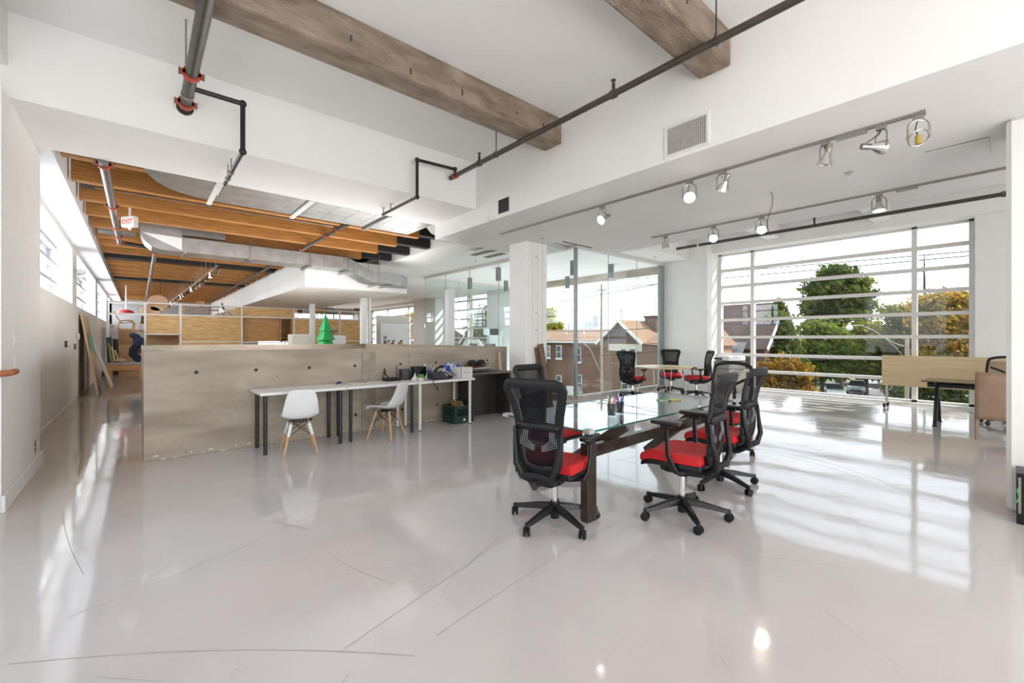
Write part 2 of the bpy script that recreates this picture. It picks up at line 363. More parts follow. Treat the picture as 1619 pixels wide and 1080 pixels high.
# ------------------------------------------------------------------ window wall (right)
for b in ((11.9, 12.2, 5.54, 6.95, 0, 4.7), (12.2, 13.3, 5.74, 6.95, 0, 4.7), (12.2, 12.35, -8.3, 5.74, 3.85, 4.7), (12.35, 13.3, -8.3, 5.74, 3.93, 4.7), (12.35, 13.3, -8.3, 0.50, 0, 3.93), (12.9, 13.3, 0.5, 5.74, -0.4, 0.045)):
    struct('wall_right', box(*b), M_wall)
w = MB().box(12.4, 13.3, 14.0, 16.2, 0, 4.7).box(12.4, 13.3, 20.9, 23.4, 0, 4.7).box(12.4, 13.3, 31.0, 33.0, 0, 4.7)
w.box(12.4, 13.3, 16.2, 20.9, 3.93, 4.7).box(12.4, 13.3, 23.4, 31.0, 3.55, 4.7).box(12.9, 13.3, 16.2, 20.9, -0.4, 0.1).box(12.9, 13.3, 23.4, 31.0, -0.4, 0.1)
struct('wall_right', w, M_wall)
def barred_window(name, ymin, ymax, ms, bars, ztop, xc=13.1):
    """frame of uprights and horizontal bars with one pane in every cell"""
    e = MB(); n = len(bars)
    for y in ms: e.box(xc-0.06, xc+0.08, y-0.045, y+0.045, bars[0], ztop)
    for z in bars[1:]: e.box(xc-0.075, xc+0.07, ymin, ymax, z-0.045, z+0.03)
    e.box(xc-0.06, xc+0.08, ymin, ymax, ztop-0.04, ztop+0.03); e.box(xc-0.06, xc+0.08, ymin, ymax, bars[0]-0.02, bars[0]+0.05)
    wd = struct(name, e, M_frame)
    ms = sorted(ms)
    zz = list(bars) + [ztop]
    for a, b in zip(ms[:-1], ms[1:]):
        for z0, z1 in zip(zz[:-1], zz[1:]): MB().box(xc, xc+0.008, a+0.045, b-0.045, z0+0.03, z1-0.04).build('pane', G_win, wd)
    return wd
BARS = [0.04, 0.55, 1.005, 1.506, 2.009, 2.505, 2.985, 3.461]
barred_window('window_1', 0.54, 5.72, (0.57, 1.451, 4.804, 5.70), BARS, 3.93)
barred_window('window_2', 16.25, 20.9, (16.3, 17.0, 18.7, 20.2, 20.85), BARS, 3.93)
barred_window('window_3', 23.4, 31.0, (23.45, 25.3, 28.4, 30.95), BARS[:-1], 3.5)
# ------------------------------------------------------------------ ceilings
M_c1 = M_ceil
struct('ceiling', box(-1.9, 4.18, -8.5, 5.75, 4.32, 4.7), M_ceil)
struct('ceiling', box(-1.9, 4.18, 5.75, 7.05, 3.57, 4.7), M_ceil)                                   # dropped box
struct('ceiling', MB().prism([(4.18, -8.5), (7.8, -8.5), (7.8, 5.55), (6.1, 5.55), (6.1, 7.05), (4.18, 7.05)], 3.3, 4.7), M_ceil)
struct('ceiling', box(7.8, 13.3, -8.5, 6.04, 4.32, 4.7), M_ceil)                                    # pocket over the window
struct('ceiling', MB().prism([(5.6, 7.05), (6.1, 7.05), (6.1, 5.55), (7.8, 5.55), (7.8, 6.04), (12.2, 6.04), (12.2, 14.0), (13.3, 14.0), (13.3, 16), (5.6, 16)], 3.71, 3.97), M_ceil)
struct('ceiling', box(7.8, 12.2, 6.04, 6.2, 3.97, 4.7), M_ceil)
struct('ceiling', box(3.45, 6.5, 12.7, 33.0, 2.9, 3.72), M_ceil)
struct('ceiling', box(6.5, 13.3, 16, 33.0, 3.71, 3.97), M_ceil)
struct('ceiling', box(-1.6, -0.75, 7.05, 33.0, 3.585, 3.62), M_lav)
struct('trim_2', box(-0.78, -0.75, 7.05, 33.0, 3.62, 4.3), M_lav)
struct('trim_1', box(12.2, 12.45, 6.95, 14.0, 3.48, 4.0), M_conc)                                   # outer beam of the canopy
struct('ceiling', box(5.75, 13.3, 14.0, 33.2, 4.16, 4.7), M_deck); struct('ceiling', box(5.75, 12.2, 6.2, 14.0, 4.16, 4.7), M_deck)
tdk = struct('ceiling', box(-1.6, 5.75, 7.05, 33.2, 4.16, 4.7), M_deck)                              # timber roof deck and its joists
jm = {}
yj = [7.55 + 1.1*i for i in range(24)]
for i, y in enumerate(yj):
    x1 = 4.7 if y < 12.6 else 3.5
    if x1 not in jm:
        o = MB().box(-0.72, x1, -0.07, 0.07, 3.68, 4.17).build('joist', M_timber, tdk, bevel=0.006); jm[x1] = o
    else:
        o = jm[x1].copy(); COL.objects.link(o); o.parent = tdk
    o.location = (0, y, 0)
    if i in (8, 13): COL.objects.unlink(o); bpy.data.objects.remove(o); MB().box(-.72, x1, y-.18, y+.18, 3.69, 4.17).build('steel_beam', M_void, tdk)
for y in (8.65, 9.75, 10.85, 11.95): MB().box(4.7, 5.58, y-0.1, y+0.1, 3.74, 4.17).build('steel_stub', M_void, tdk)
MB().box(4.62, 5.62, 7.05, 12.7, 4.12, 4.16).build('soffit_lining', M_void, tdk)
struct('ceiling', box(5.62, 5.64, 7.05, 12.7, 3.9, 4.2), M_void)
# ------------------------------------------------------------------ concrete beams through the room
for y0, y1, la in ((3.85, 4.16, 'raw brown concrete ceiling beam that the pipe hanger hangs beside, nearer the dropped box'), (1.72, 2.02, 'raw brown concrete ceiling beam with dark knot marks above the square vent grille')):
    t = thing('concrete_beam', la, 'beam', (4.18, (y0+y1)/2, 3.99))
    d = (y1-y0)/2
    MB().box(-6.05, 0, -d, d, 0, 0.335).build('raw_span', M_beam, t, bevel=0.025, seg=2)
    MB().box(3.62, 8.1, -d, d, 0, 0.335).build('painted_span', M_ceil, t, bevel=0.02)
    for k in range(7):
        x = -0.25 - 0.62*k + random.uniform(-.1, .1)
        MB().cbox((x, -d-0.001, 0.12+random.uniform(-.05, .1)), (0.02, 0.006, random.uniform(.03, .09))).build('pock_mark', M_pit, t)
# ------------------------------------------------------------------ columns
def column(x0, x1, y0, y1, h, la, ch=0.02, m=M_wall):
    t = thing('white_column', la, 'column', ((x0+x1)/2, (y0+y1)/2, 0))
    a, b = (x1-x0)/2, (y1-y0)/2
    MB().box(-a, a, -b, b, 0, h).build('shaft', m, t, bevel=ch, seg=1)
    return t
c1 = column(5.48, 6.04, 5.95, 6.45, 3.3, 'square white painted column beside the black bookcase, planks leaning on it')
for k in range(3): MB().box(-0.12+k*0.13, -0.112+k*0.13, -0.256, -0.2495, 0.02, 3.28).build('board_seam', M_frame, c1)
for z in (3.02, 1.95, 1.62, 1.22): MB().cyl((-0.02, -0.254, z), (-0.02, -0.249, z), 0.012, 8).build('nail_hole', M_pit, c1)
c2 = column(5.53, 6.10, -0.50, 0.045, 3.3, 'scuffed white painted column with the black box at its foot', 0.03)
column(7.05, 7.27, 11.1, 11.32, 2.95, 'slim white steel column rising to the rounded end of the duct', 0.004, M_rail)
column(5.95, 6.15, 15.0, 15.2, 2.9, 'slim white steel column beside the round white drain pipe', 0.004, M_rail)
column(5.35, 5.53, 18.9, 19.08, 2.9, 'slim white steel column in front of the plywood shelving', 0.004, M_rail)
# ------------------------------------------------------------------ glass enclosure
def glass_line(name, a, b, cuts, z0=0.09, z1=3.63):
    a = Vector(a); b = Vector(b); d = (b-a).normalized()
    r = MB().beam((a.x, a.y, 3.67), (b.x, b.y, 3.67), 0.09, 0.08)
    wd = struct(name, r, M_frame)
    c = MB().beam((a.x, a.y, 0.045), (b.x, b.y, 0.045), 0.14, 0.09).build('sill_curb', mat('stone_curb', (0.45, 0.40, 0.35), 0.5, col2=(0.62, 0.58, 0.53), scale=6), wd)
    for p, q in zip(cuts[:-1], cuts[1:]):
        s = a + d*(p+0.006); e = a + d*(q-0.006)
        MB().beam((s.x, s.y, (z0+z1)/2), (e.x, e.y, (z0+z1)/2), 0.012, z1-z0).build('pane', G_part, wd)
    ge = mat('green_glass_edge', (0.35, 0.42, 0.41), 0.2)
    for q in cuts[1:-1]:
        s = a + d*q
        MB().beam((s.x, s.y, z0), (s.x, s.y, z1), 0.012, 0.016).build('joint', ge, wd)
    return wd
gl = glass_line('window_10', (7.92, 6.9, 0), (7.92, 14.1, 0), [0.05, 1.43, 2.88, 4.34, 5.77, 7.2])
gr = glass_line('window_11', (7.92, 6.86, 0), (11.9, 6.86, 0), [0.04, 1.28, 2.58, 3.72])
glass_line('window_12', (7.92, 14.1, 0), (12.4, 14.1, 0), [0.0, 1.5, 3.0, 4.48])
M_edge = mat('grey_green_frame', (0.30, 0.35, 0.35), 0.35, metal=0.2, var=0.05, scale=10)
MB().box(7.885, 7.955, 6.82, 6.89, 0.09, 3.63).build('corner_post', M_edge, gr)
MB().box(11.64, 11.9, 6.83, 6.9, 0.0, 3.63).build('end_plate', M_edge, gr)
# ------------------------------------------------------------------ pipes
def coupling(t, p, axis, r, m=M_red, w=0.05):
    a = Vector(axis).normalized(); p = Vector(p)
    q = MB().cyl(p-a*w/2, p+a*w/2, r*1.35, 14)
    s = a.cross(Vector((0, 0, 1))).normalized()
    for k in (-1, 1): q.beam(p+s*k*r*1.2-a*w/2, p+s*k*r*1.2+a*w/2, r*0.9, r*0.7)
    c = q.build('coupling', m, t, smooth=True)
    for k in (-1, 1): MB().cyl(p+s*k*r*1.75+Vector((0, 0, -r*.6)), p+s*k*r*1.75+Vector((0, 0, r*.6)), r*0.16, 6).build('bolt', M_steel, c)
def elbow(t, p, r, m): MB().ball(p, r*1.55, 12, 8).build('elbow', m, t, smooth=True)
t = thing('sprinkler_main', 'thick brown sprinkler main with orange couplings running into the dropped ceiling box', 'pipe', (0.37, 0, 3.90))
MB().cyl((0, -8, 0), (0, 5.76, 0), 0.052, 18).build('pipe_run', M_pipe, t, smooth=True)
coupling(t, (0, 4.97, 0), (0, 1, 0), 0.052); coupling(t, (0, 5.62, 0), (0, 1, 0), 0.052)
MB().cyl((0, 5.40, 0), (0, 5.42, 0), 0.056, 18).build('collar', M_steel, t)
MB().cyl((0, 5.735, 0), (0, 5.752, 0), 0.075, 18).build('wall_plate', M_pit, t)
MB().cyl((-0.05, 4.86, 0.02), (-0.05, 4.86, 0.42), 0.007, 8).build('hanger_rod', M_steel, t)
t = thing('sprinkler_branch', 'thin black iron branch pipe stepping down from the thick sprinkler main', 'pipe', (0.37, 5.25, 3.9))
MB().cyl((0.04, 0, 0), (0.45, 0, 0), 0.024, 12).cyl((0.45, 0, 0), (0.45, 0, -0.5), 0.024, 12).cyl((0.45, 0, -0.5), (0.45, 1.25, -0.5), 0.022, 12).build('pipe_run', M_pipeb, t, smooth=True)
MB().cyl((0.45, 1.25, -0.5), (0.45, 1.78, -0.5), 0.022, 12).build('steel_end', M_steel, t, smooth=True)
for p in ((0.45, 0, 0), (0.45, 0, -0.5)): elbow(t, p, 0.024, M_pipeb)
for y in (0.75, 1.0): MB().cyl((0.45, y, -0.5), (0.45, y, -0.33), 0.008, 8).cyl((0.45, y-0.01, -0.5), (0.45, y+0.01, -0.5), 0.03, 12).build('hanger', M_steel, t)
t = thing('sprinkler_line', 'long brown sprinkler pipe with upright heads crossing below both concrete beams', 'pipe', (3.64, 0, 3.93))
MB().cyl((0, -8, 0), (0, 5.62, 0), 0.033, 16).build('pipe_run', M_pipe, t, smooth=True)
MB().cyl((0, 5.62, 0), (0, 5.67, 0), 0.037, 16).build('end_cap', M_pipe, t, smooth=True)
coupling(t, (0, 5.55, 0), (0, 1, 0), 0.033)
for y in (4.93, 2.65):
    h = MB().cyl((0, y-0.025, 0), (0, y+0.025, 0), 0.044, 14).cyl((0, y, 0), (0, y, 0.1), 0.018, 10).build('tee_clamp', M_pipe, t, smooth=True)
    MB().cyl((0, y, 0.10), (0, y, 0.135), 0.012, 10).cyl((0, y, 0.135), (0, y, 0.142), 0.026, 12).build('sprinkler_head', M_pipe, h, smooth=True)
for y in (4.55, 1.62, -0.6):
    MB().cyl((0, y, 0.05), (0, y, 0.39), 0.006, 8).tube([(0.042*cos(a), y, 0.042*sin(a)) for a in [2*pi*k/14 for k in range(14)]], 0.004, 6, closed=True).build('hanger', M_pipeb, t)
t = thing('sprinkler_branch', 'thin black iron branch pipe dropping from the capped end of the long sprinkler pipe', 'pipe', (3.0, 5.55, 3.97))
MB().cyl((0.64, 0, -0.02), (0.64, 0, 0.06), 0.022, 12).cyl((0.64, 0, 0.06), (0, 0, 0.03), 0.022, 12).cyl((0, 0, 0.03), (0, 0, -0.5), 0.022, 12).cyl((0, 0, -0.5), (0, 1.15, -0.5), 0.022, 12).build('pipe_run', M_pipeb, t, smooth=True)
for p in ((0.64, 0, 0.06), (0, 0, 0.03), (0, 0, -0.5)): elbow(t, p, 0.022, M_pipeb)
for y in (0.85, 1.12): MB().cyl((0, y, -0.5), (0, y, -0.40), 0.012, 8).cyl((0, y, -0.41), (0, y, -0.40), 0.03, 10).build('hanger', M_steel, t)
t = thing('sprinkler_line', 'grey sprinkler pipe with red couplings under the timber joists beside the exit sign', 'pipe', (-0.32, 7.05, 3.56))
MB().cyl((0, 0, 0), (0, 5.75, 0), 0.05, 16).build('pipe_run', M_pipeg, t, smooth=True)
MB().cyl((0, 5.75, 0), (0.65, 6.0, 0), 0.04, 14).build('black_elbow_run', M_pipeb, t, smooth=True)
for y in (0.12, 2.3, 4.0, 4.95, 5.75): coupling(t, (0, y, 0), (0, 1, 0), 0.05)
for y in (1.2, 3.2): MB().cyl((0, y, 0.03), (0, y, 0.3), 0.007, 8).build('hanger_rod', M_steel, t)
t = thing('sprinkler_line', 'grey sprinkler pipe starting behind the duct elbow and running to the far shelving', 'pipe', (0.30, 13.6, 3.56))
MB().cyl((0, 0, 0), (0, 18.5, 0), 0.045, 14).build('pipe_run', M_pipeg, t, smooth=True)
for y in (1.0, 6.0, 12.0): MB().cyl((0, y, 0.03), (0, y, 0.61), 0.007, 8).build('hanger_rod', M_steel, t)
for y in (0.15, 5, 10, 15): coupling(t, (0, y, 0), (0, 1, 0), 0.045)
t = thing('sprinkler_line', 'dark sprinkler pipe with red clamps crossing under the joists above the ducts', 'pipe', (3.03, 8.35, 3.645))
MB().cyl((0, 0, 0), (0, 3.15, 0), 0.036, 14).build('pipe_run', M_pipe, t, smooth=True)
for y in (0.5, 1.2, 3.0): coupling(t, (0, y, 0), (0, 1, 0), 0.036)
MB().cyl((0, 4.1, 0), (0, 23, 0), 0.036, 14).build('pipe_run', M_pipe, t, smooth=True)
for y in (1.7, 5.2, 9.0): MB().cyl((0, y, 0.03), (0, y, 0.53), 0.006, 8).build('hanger_rod', M_steel, t)
t = thing('electrical_conduit', 'thin metal conduit strapped across the face of a timber joist', 'conduit', (-0.62, 9.64, 3.88))
MB().cyl((0, 0, 0), (3.85, 0, 0), 0.013, 8).build('tube', M_steel, t, smooth=True)
MB().cbox((3.9, 0, -0.01), (0.13, 0.08, 0.1)).build('junction_box', M_steel, t, bevel=0.004)
MB().cbox((-0.0, 0, 0.0), (0.16, 0.1, 0.07)).build('junction_box', M_pipeg, t, bevel=0.004)
for x in (0.7, 1.5, 2.3, 3.0): MB().cbox((x, 0.02, 0), (0.02, 0.04, 0.045)).build('strap', M_steel, t)
tag(MB().cyl((5.72+.55, 15.1, 0), (6.27, 15.1, 2.9), 0.055, 16).cyl((6.27, 15.1, 1.0), (6.27, 15.1, 1.12), 0.07, 16).build('drain_pipe', M_rail, smooth=True), 'round white drain pipe rising next to a slim white column', 'pipe')
t = thing('sprinkler_line', 'dark pipe hung in front of the big window below the painted beam ends', 'pipe', (11.17, 0, 3.92))
MB().cyl((0, -8, 0), (0, 6.05, 0), 0.038, 14).build('pipe_run', M_pipe, t, smooth=True)
MB().cyl((0, 5.42, 0), (0, 5.46, 0), 0.04, 14).build('collar', M_white, t)
coupling(t, (0, 0.12, 0), (0, 1, 0), 0.038, M_pipe)
for y in (2.85, 5.0): MB().cyl((0, y, 0), (0, y, 0.16), 0.018, 8).cyl((0, y, 0.16), (0, y, 0.17), 0.03, 10).build('sprinkler_head', M_pipeb, t)
# ------------------------------------------------------------------ ducts
def sweep_rect(path, w, h):
    """rectangular duct along plan path; path = (x, y, z_bottom)"""
    mb = MB(); P = [Vector(p) for p in path]; vs = []; n = len(P)
    for i in range(n):
        d = P[min(i+1, n-1)] - P[max(i-1, 0)]; d.z = 0; d.normalize(); s = Vector((d.y, -d.x, 0))*(w/2); u = Vector((0, 0, h))
        vs += [P[i]+s, P[i]-s, P[i]-s+u, P[i]+s+u]
    fs = []
    for i in range(n-1):
        for k in range(4): fs.append((i*4+k, i*4+(k+1) % 4, (i+1)*4+(k+1) % 4, (i+1)*4+k))
    fs += [(3, 2, 1, 0), ((n-1)*4, (n-1)*4+1, (n-1)*4+2, (n-1)*4+3)]
    return mb.add(vs, fs)
t = thing('air_duct', 'wide galvanised duct with a rounded end lying behind the dropped ceiling box', 'duct', (0, 0, 3.6))
pl = [(0.02, 7.06), (0.05, 7.2), (0.10, 7.42), (0.18, 7.65), (0.29, 7.85), (0.44, 8.0), (0.64, 8.1), (0.9, 8.17), (4.2, 8.17), (4.2, 7.06)]
MB().prism(pl, 0, 0.42).build('body', M_duct, t)
for k in range(10):
    x = 1.15 + 0.33*k
    MB().box(x-0.006, x+0.006, 7.06, 8.175, -0.004, 0.42).build('seam', M_duct, t)
for x, m in ((0.83, M_rail), (2.02, M_rail), (3.30, M_steel)): MB().box(x-0.03, x+0.03, 7.05, 8.25, -0.05, -0.012).build('hanger_channel', m, t, bevel=0.004)
t2 = thing('air_duct', 'white painted end of the duct with two slot vents above the glass partition', 'duct', (0, 0, 3.6))
MB().prism([(4.2, 7.07), (7.86, 7.07), (7.86, 8.0), (6.6, 8.17), (5.55, 8.17), (4.95, 8.05), (4.5, 7.75), (4.2, 7.4)], 0, 0.1).build('body', mat('pale_painted_sheet', (0.70, 0.73, 0.72), 0.35, metal=0.3, var=0.06, scale=2), t2)
for u0, v0, u1, v1 in ((748, 404, 775, 397), (769, 407.5, 796, 401)):
    a = onz(u0, v0, 3.59); b = onz(u1, v1, 3.59)
    x = (a.x+b.x)/2
    MB().box(x-0.09, x+0.09, b.y, a.y, -0.012, 0.0).build('slot_vent', M_pipe, t2)
    for dx in (-0.05, 0, 0.05): MB().box(x+dx-0.006, x+dx+0.006, b.y, a.y, -0.016, -0.011).build('slat', M_steel, t2)
t = thing('air_duct', 'galvanised duct hung below the joists with an upturned elbow and a dipping rounded end', 'duct', (0, 0, 0))
path = [(0.68, 11.87, 3.30), (2.0, 11.87, 3.30), (4.1, 11.87, 3.30)]
for k in range(1, 7): s = k/6; path.append((4.1+0.85*s, 11.87-0.02*s, 3.30-0.29*(3*s*s-2*s**3)))
path.append((5.35, 11.85, 3.01))
for k in range(1, 9): a = pi/2*k/8; path.append((5.35+0.62*sin(a), 11.85+0.62*(1-cos(a)), 3.01))
sweep_rect(path, 0.65, 0.31).build('body', M_duct, t, smooth=True, angle=30)
MB().prism([(0.7, 3.30), (0.36, 3.30), (0.2, 3.35), (0.09, 3.45), (0.03, 3.58), (0.01, 3.72), (0.01, 3.98), (0.7, 3.98)], -12.2, -11.54, Matrix.Rotation(pi/2, 4, 'X')).build('elbow', M_duct, t)
MB().prism([(0.04, 3.62), (0.69, 3.59), (0.69, 3.33)], -11.54, -11.532, Matrix.Rotation(pi/2, 4, 'X')).build('cheek_plate', M_rail, t)
MB().box(0.0, 1.5, 11.75, 12.3, 3.70, 4.05).build('riser_box', M_duct, t)
for x in (1.0, 1.65, 2.3, 2.95, 3.6, 4.1): MB().box(x-0.006, x+0.006, 11.53, 12.205, 3.294, 3.617).build('seam', M_duct, t)
for x, z in ((0.75, 3.3), (1.95, 3.3), (3.25, 3.3), (4.2, 3.27), (5.05, 3.0), (5.4, 3.0)): MB().box(x-0.03, x+0.03, 11.48, 12.27, z-0.05, z-0.01).build('hanger_channel', M_steel, t)
for x, z in ((1.95, 3.3), (3.25, 3.3), (4.2, 3.3), (5.05, 3.0)):
    for y in (11.5, 12.24): MB().cyl((x, y, z), (x, y, 4.1), 0.008, 6).build('hanger_rod', M_steel, t)
t = thing('exhaust_duct', 'square grey exhaust duct stub beside the left fascia among the joists', 'duct', (-0.25, 12.5, 3.64))
MB().cbox((-0.1, 0, 0.2), (.6, 0.35, 0.3)).build('body', M_duct, t, bevel=0.01)
# ------------------------------------------------------------------ wall grille, hole, sensors, slot diffuser
t = thing('vent_grille', 'square white egg-crate vent grille on the soffit face', 'vent', (4.18, 2.157, 3.497))
g = MB()
for a, b, c, d in ((-.238, .238, .135, .163), (-.238, .238, -.163, -.135), (-.238, -.205, -.135, .135), (.205, .238, -.135, .135)): g.box(-0.014, 0, a, b, c, d)
g.build('frame', M_rail, t, bevel=0.003)
MB().box(-0.004, -0.001, -.205, .205, -.135, .135).build('backing', M_pit, t)
for k in range(15): z = -.126+.018*k; MB().box(-0.012, -0.004, -.205, .205, z-.0022, z+.0022).build('slat', M_frame, t)
for k in range(22): y = -.195+.0186*k; MB().box(-0.012, -0.004, y-.0022, y+.0022, -.135, .135).build('slat', M_frame, t)
t = thing('wall_opening', 'small black square hole cut in the soffit face', 'opening', (4.18, 5.04, 3.467))
MB().box(-0.003, 0, -.127, .127, -.105, .105).build('dark_lining', M_void, t)
for a, b, c, d in ((-.135, .135, .105, .113), (-.135, .135, -.113, -.105), (-.135, -.127, -.105, .105), (.127, .135, -.105, .105)): MB().box(-0.005, 0, a, b, c, d).build('cut_edge', M_frame, t)
t = thing('motion_sensor', 'small white motion sensor box near the black hole on the soffit', 'sensor', (4.18, 5.36, 3.345))
MB().cbox((-0.02, 0, 0), (0.04, 0.07, 0.09)).build('body', M_white, t, bevel=0.012); MB().cbox((-0.041, 0, -0.015), (0.004, 0.045, 0.04)).build('lens', M_frame, t)
t = thing('slot_diffuser', 'long dark slot diffuser at the edge of the low ceiling over the glass', 'vent', (0, 0, 3.3))
a = onz(888, 381.5, 3.3); b = onz(931, 392.5, 3.3)
MB().box(a.x, b.x, a.y-0.05, a.y+0.03, -0.006, 0).build('flange', M_rail, t)
for k in (0, 1): MB().box(a.x+.01, b.x-.01, a.y-0.04+0.03*k, a.y-0.02+0.03*k, -0.009, -0.005).build('slot', M_pit, t)
t = thing('access_panel', 'flush rectangular access panel outlined on the low ceiling by the last spotlight', 'panel', (0, 0, 3.3))
a = onz(1462, 241, 3.3); b = onz(1562, 214, 3.3)
MB().box(a.x, a.x+0.5, b.y, a.y, -0.004, 0).build('door', M_ceil, t); MB().box(a.x-.012, a.x-.004, b.y, a.y, -0.003, 0).build('gap_line', M_pit, t); MB().box(a.x-.004, a.x+.5, b.y-.012, b.y-.004, -0.003, 0).build('gap_line', M_frame, t)
for i, (u, v, z, la) in enumerate(((1342, 273, 3.3, 'chrome pendant sprinkler head between the two lighting tracks'), (857, 377, 3.3, 'small sprinkler cover plate just above the square column'), (1036, 406, 3.71, 'pendant sprinkler head near the top of the white wall end'), (752, 412, 3.71, 'pendant sprinkler head above the middle of the glass partition rail'), (679, 428, 3.71, 'pendant sprinkler head above the far end of the glass partition rail'), (531, 456, 2.9, 'pendant sprinkler head under the far dropped ceiling'))):
    p = onz(u, v, z); t = thing('ceiling_sprinkler', la, 'sprinkler', p)
    MB().cyl((0, 0, -0.006), (0, 0, 0), 0.04, 14).build('escutcheon', M_steel, t)
    MB().cyl((0, 0, -0.05), (0, 0, -0.006), 0.012, 10).cyl((0, 0, -0.056), (0, 0, -0.05), 0.022, 10).build('deflector', M_chrome, t)
p0 = onz(1219, 303, 3.3); pts = []
for u, v in ((1219, 303), (1222, 312), (1221, 325), (1216, 338), (1213, 350), (1214, 362), (1219, 373)): q = atd(u, v, p0.x*SN + p0.y*CS); pts.append(q)
tag(MB().tube(pts, 0.0045, 6).build('loose_cable', mat('brown_cable', (0.10, 0.04, 0.03), 0.5, var=0.1), smooth=True), 'thin brown cable dangling from the low ceiling', 'cable')
# ------------------------------------------------------------------ exit sign
t = thing('exit_sign', 'white box exit sign with red letters on a ceiling rod', 'sign', (-0.12, 9.95, 3.46), radians(-52))
MB().box(-.135, .135, -.04, .04, -.09, .095).build('housing', mat('exit_sign_housing', (0.55, 0.53, 0.49), 0.4, emit=(1, 0.95, 0.85), estr=0.02), t, bevel=0.006)
text('lettering', 'EXIT', 0.112, mat('exit_sign_red', (0.6, 0.03, 0.02), 0.4, emit=(1, 0.05, 0.02), estr=0.25), (0, -.0405, 0.0), (pi/2, 0, 0), t, bold=.03)
MB().cyl((0, 0, .095), (0, 0, .70), 0.018, 10).build('rod', M_rail, t, smooth=True); MB().cyl((0, 0, -.13), (0, 0, -.09), 0.02, 8).build('knock_out', M_rail, t)
# ------------------------------------------------------------------ track lighting
M_lens = mat('lit_lamp_lens', (1, 1, 1), 0.3, emit=(1.0, 0.90, 0.76), estr=9.0)
M_lensoff = mat('unlit_lamp_lens', (0.42, 0.42, 0.42), 0.15, metal=0.6)
def track(x, y0, y1, z, la):
    t = thing('lighting_track', la, 'track light', (x, 0, z))
    MB().box(-.018, .018, y0, y1, -.022, 0).build('rail', M_steel, t)
    MB().box(-.004, .004, y0+.01, y1-.01, -.0225, -.0215).build('slot', M_pit, t)
    MB().box(-.03, .03, y0, y0+.03, -.03, 0).build('end_cap', M_steel, t); return t
t1 = track(4.82, 0.47, 5.92, 3.3, 'brushed steel lighting track on the low ceiling nearer the vent grille')
MB().cbox((0, .95, -.03), (.05, .22, .035)).build('power_feed', M_steel, t1, bevel=.004)
t2 = track(7.06, -0.6, 4.30, 3.3, 'brushed steel lighting track at the window edge of the low ceiling')
MB().cbox((0, .85, -.03), (.05, .2, .035)).build('power_feed', M_steel, t2, bevel=.004)
def frame_of(d):
    d = Vector(d).normalized(); return d.to_track_quat('Z', 'X').to_matrix().to_4x4()
def spot(x, y, aim, lit, la, z=3.2762, bare=False, s=1.0):
    t = thing('track_spotlight', la, 'spotlight', (x, y, z), 0, 'track spotlights')
    MB().box(-.022, .022, -.035, .035, -.035, 0).build('adaptor', M_steel, t, bevel=.004)
    aim = Vector(aim).normalized(); hz = Vector((aim.x, aim.y, 0)); hz = hz.normalized() if hz.length > 0.05 else Vector((1, 0, 0))
    sd = Vector((-hz.y, hz.x, 0)); c = Vector((0, 0, -.185*s)); R = .066*s
    yk = [c+sd*R*1.08, c+sd*R*1.08+Vector((0, 0, .09*s))]
    for k in range(1, 8): a = pi*k/8; yk.append(Vector((0, 0, -.095*s)) + sd*(R*1.08*cos(a)) + Vector((0, 0, .06*s*sin(a))))
    yk += [c-sd*R*1.08+Vector((0, 0, .09*s)), c-sd*R*1.08]
    MB().tube(yk, .0085*s, 8, flat=0.35, upv=sd.cross(Vector((0, 0, 1)))).build('yoke', M_steel, t, smooth=True)
    MB().ball(c+sd*R*1.12, .010*s, 8, 6).ball(c-sd*R*1.12, .010*s, 8, 6).build('pivot_screw', M_steel, t, smooth=True)
    T = Matrix.Translation(c) @ frame_of(aim)
    if bare:
        MB().tube([T @ Vector((R*cos(a), R*sin(a), 0)) for a in [2*pi*k/24 for k in range(24)]], .006*s, 8, closed=True).build('lamp_ring', M_steel, t, smooth=True)
        MB().lathe([(.018*s, -.05*s), (.021*s, -.048*s), (.021*s, .02*s), (.018*s, .022*s)], 14, Matrix.Translation(c+Vector((0, 0, .0)))).build('socket', mat('yellow_ceramic', (0.42, 0.30, 0.06), 0.5, var=.1), t, smooth=True)
    else:
        MB().lathe([(.022*s, -.085*s), (.030*s, -.06*s), (.048*s, -.025*s), (R*.97, .01*s), (R, .022*s), (R*.93, .026*s)], 24, T, caps=False).build('reflector', M_chrome, t, smooth=True)
        MB().lathe([(.024*s, -.155*s), (.026*s, -.15*s), (.026*s, -.085*s), (.020*s, -.08*s)], 16, T).build('socket', M_steel, t, smooth=True)
        MB().lathe([(R*.93, .018*s), (R*.6, .024*s), (.001, .027*s)], 24, T, caps=False).build('lens', M_lens if lit else M_lensoff, t, smooth=True)
    e = T @ Vector((0, 0, -.15*s)) if not bare else c+Vector((0, 0, .02))
    MB().tube([(0, 0, -.035), (0.012, .012, -.06), e*0.5+Vector((.012, .02, -.035)), e], .0042*s, 6).build('flex_cord', M_black, t, smooth=True)
    if lit:
        ld = bpy.data.lights.new('spot_lamp', 'SPOT'); ld.energy = 22; ld.color = (1, .86, .68); ld.spot_size = radians(75); ld.spot_blend = .8; ld.shadow_soft_size = .05
        lo = bpy.data.objects.new('spot_lamp', ld); COL.objects.link(lo); lo.parent = t; lo.location = T @ Vector((0, 0, .035)); lo.rotation_euler = (-aim).to_track_quat('Z', 'Y').to_euler()
        lo['kind'] = 'light'
    return t
CAMD = lambda x, y: Vector((-x, -y, EYE-3.1)).normalized()
y_at = lambda u, x: onx(u, 400, x).y
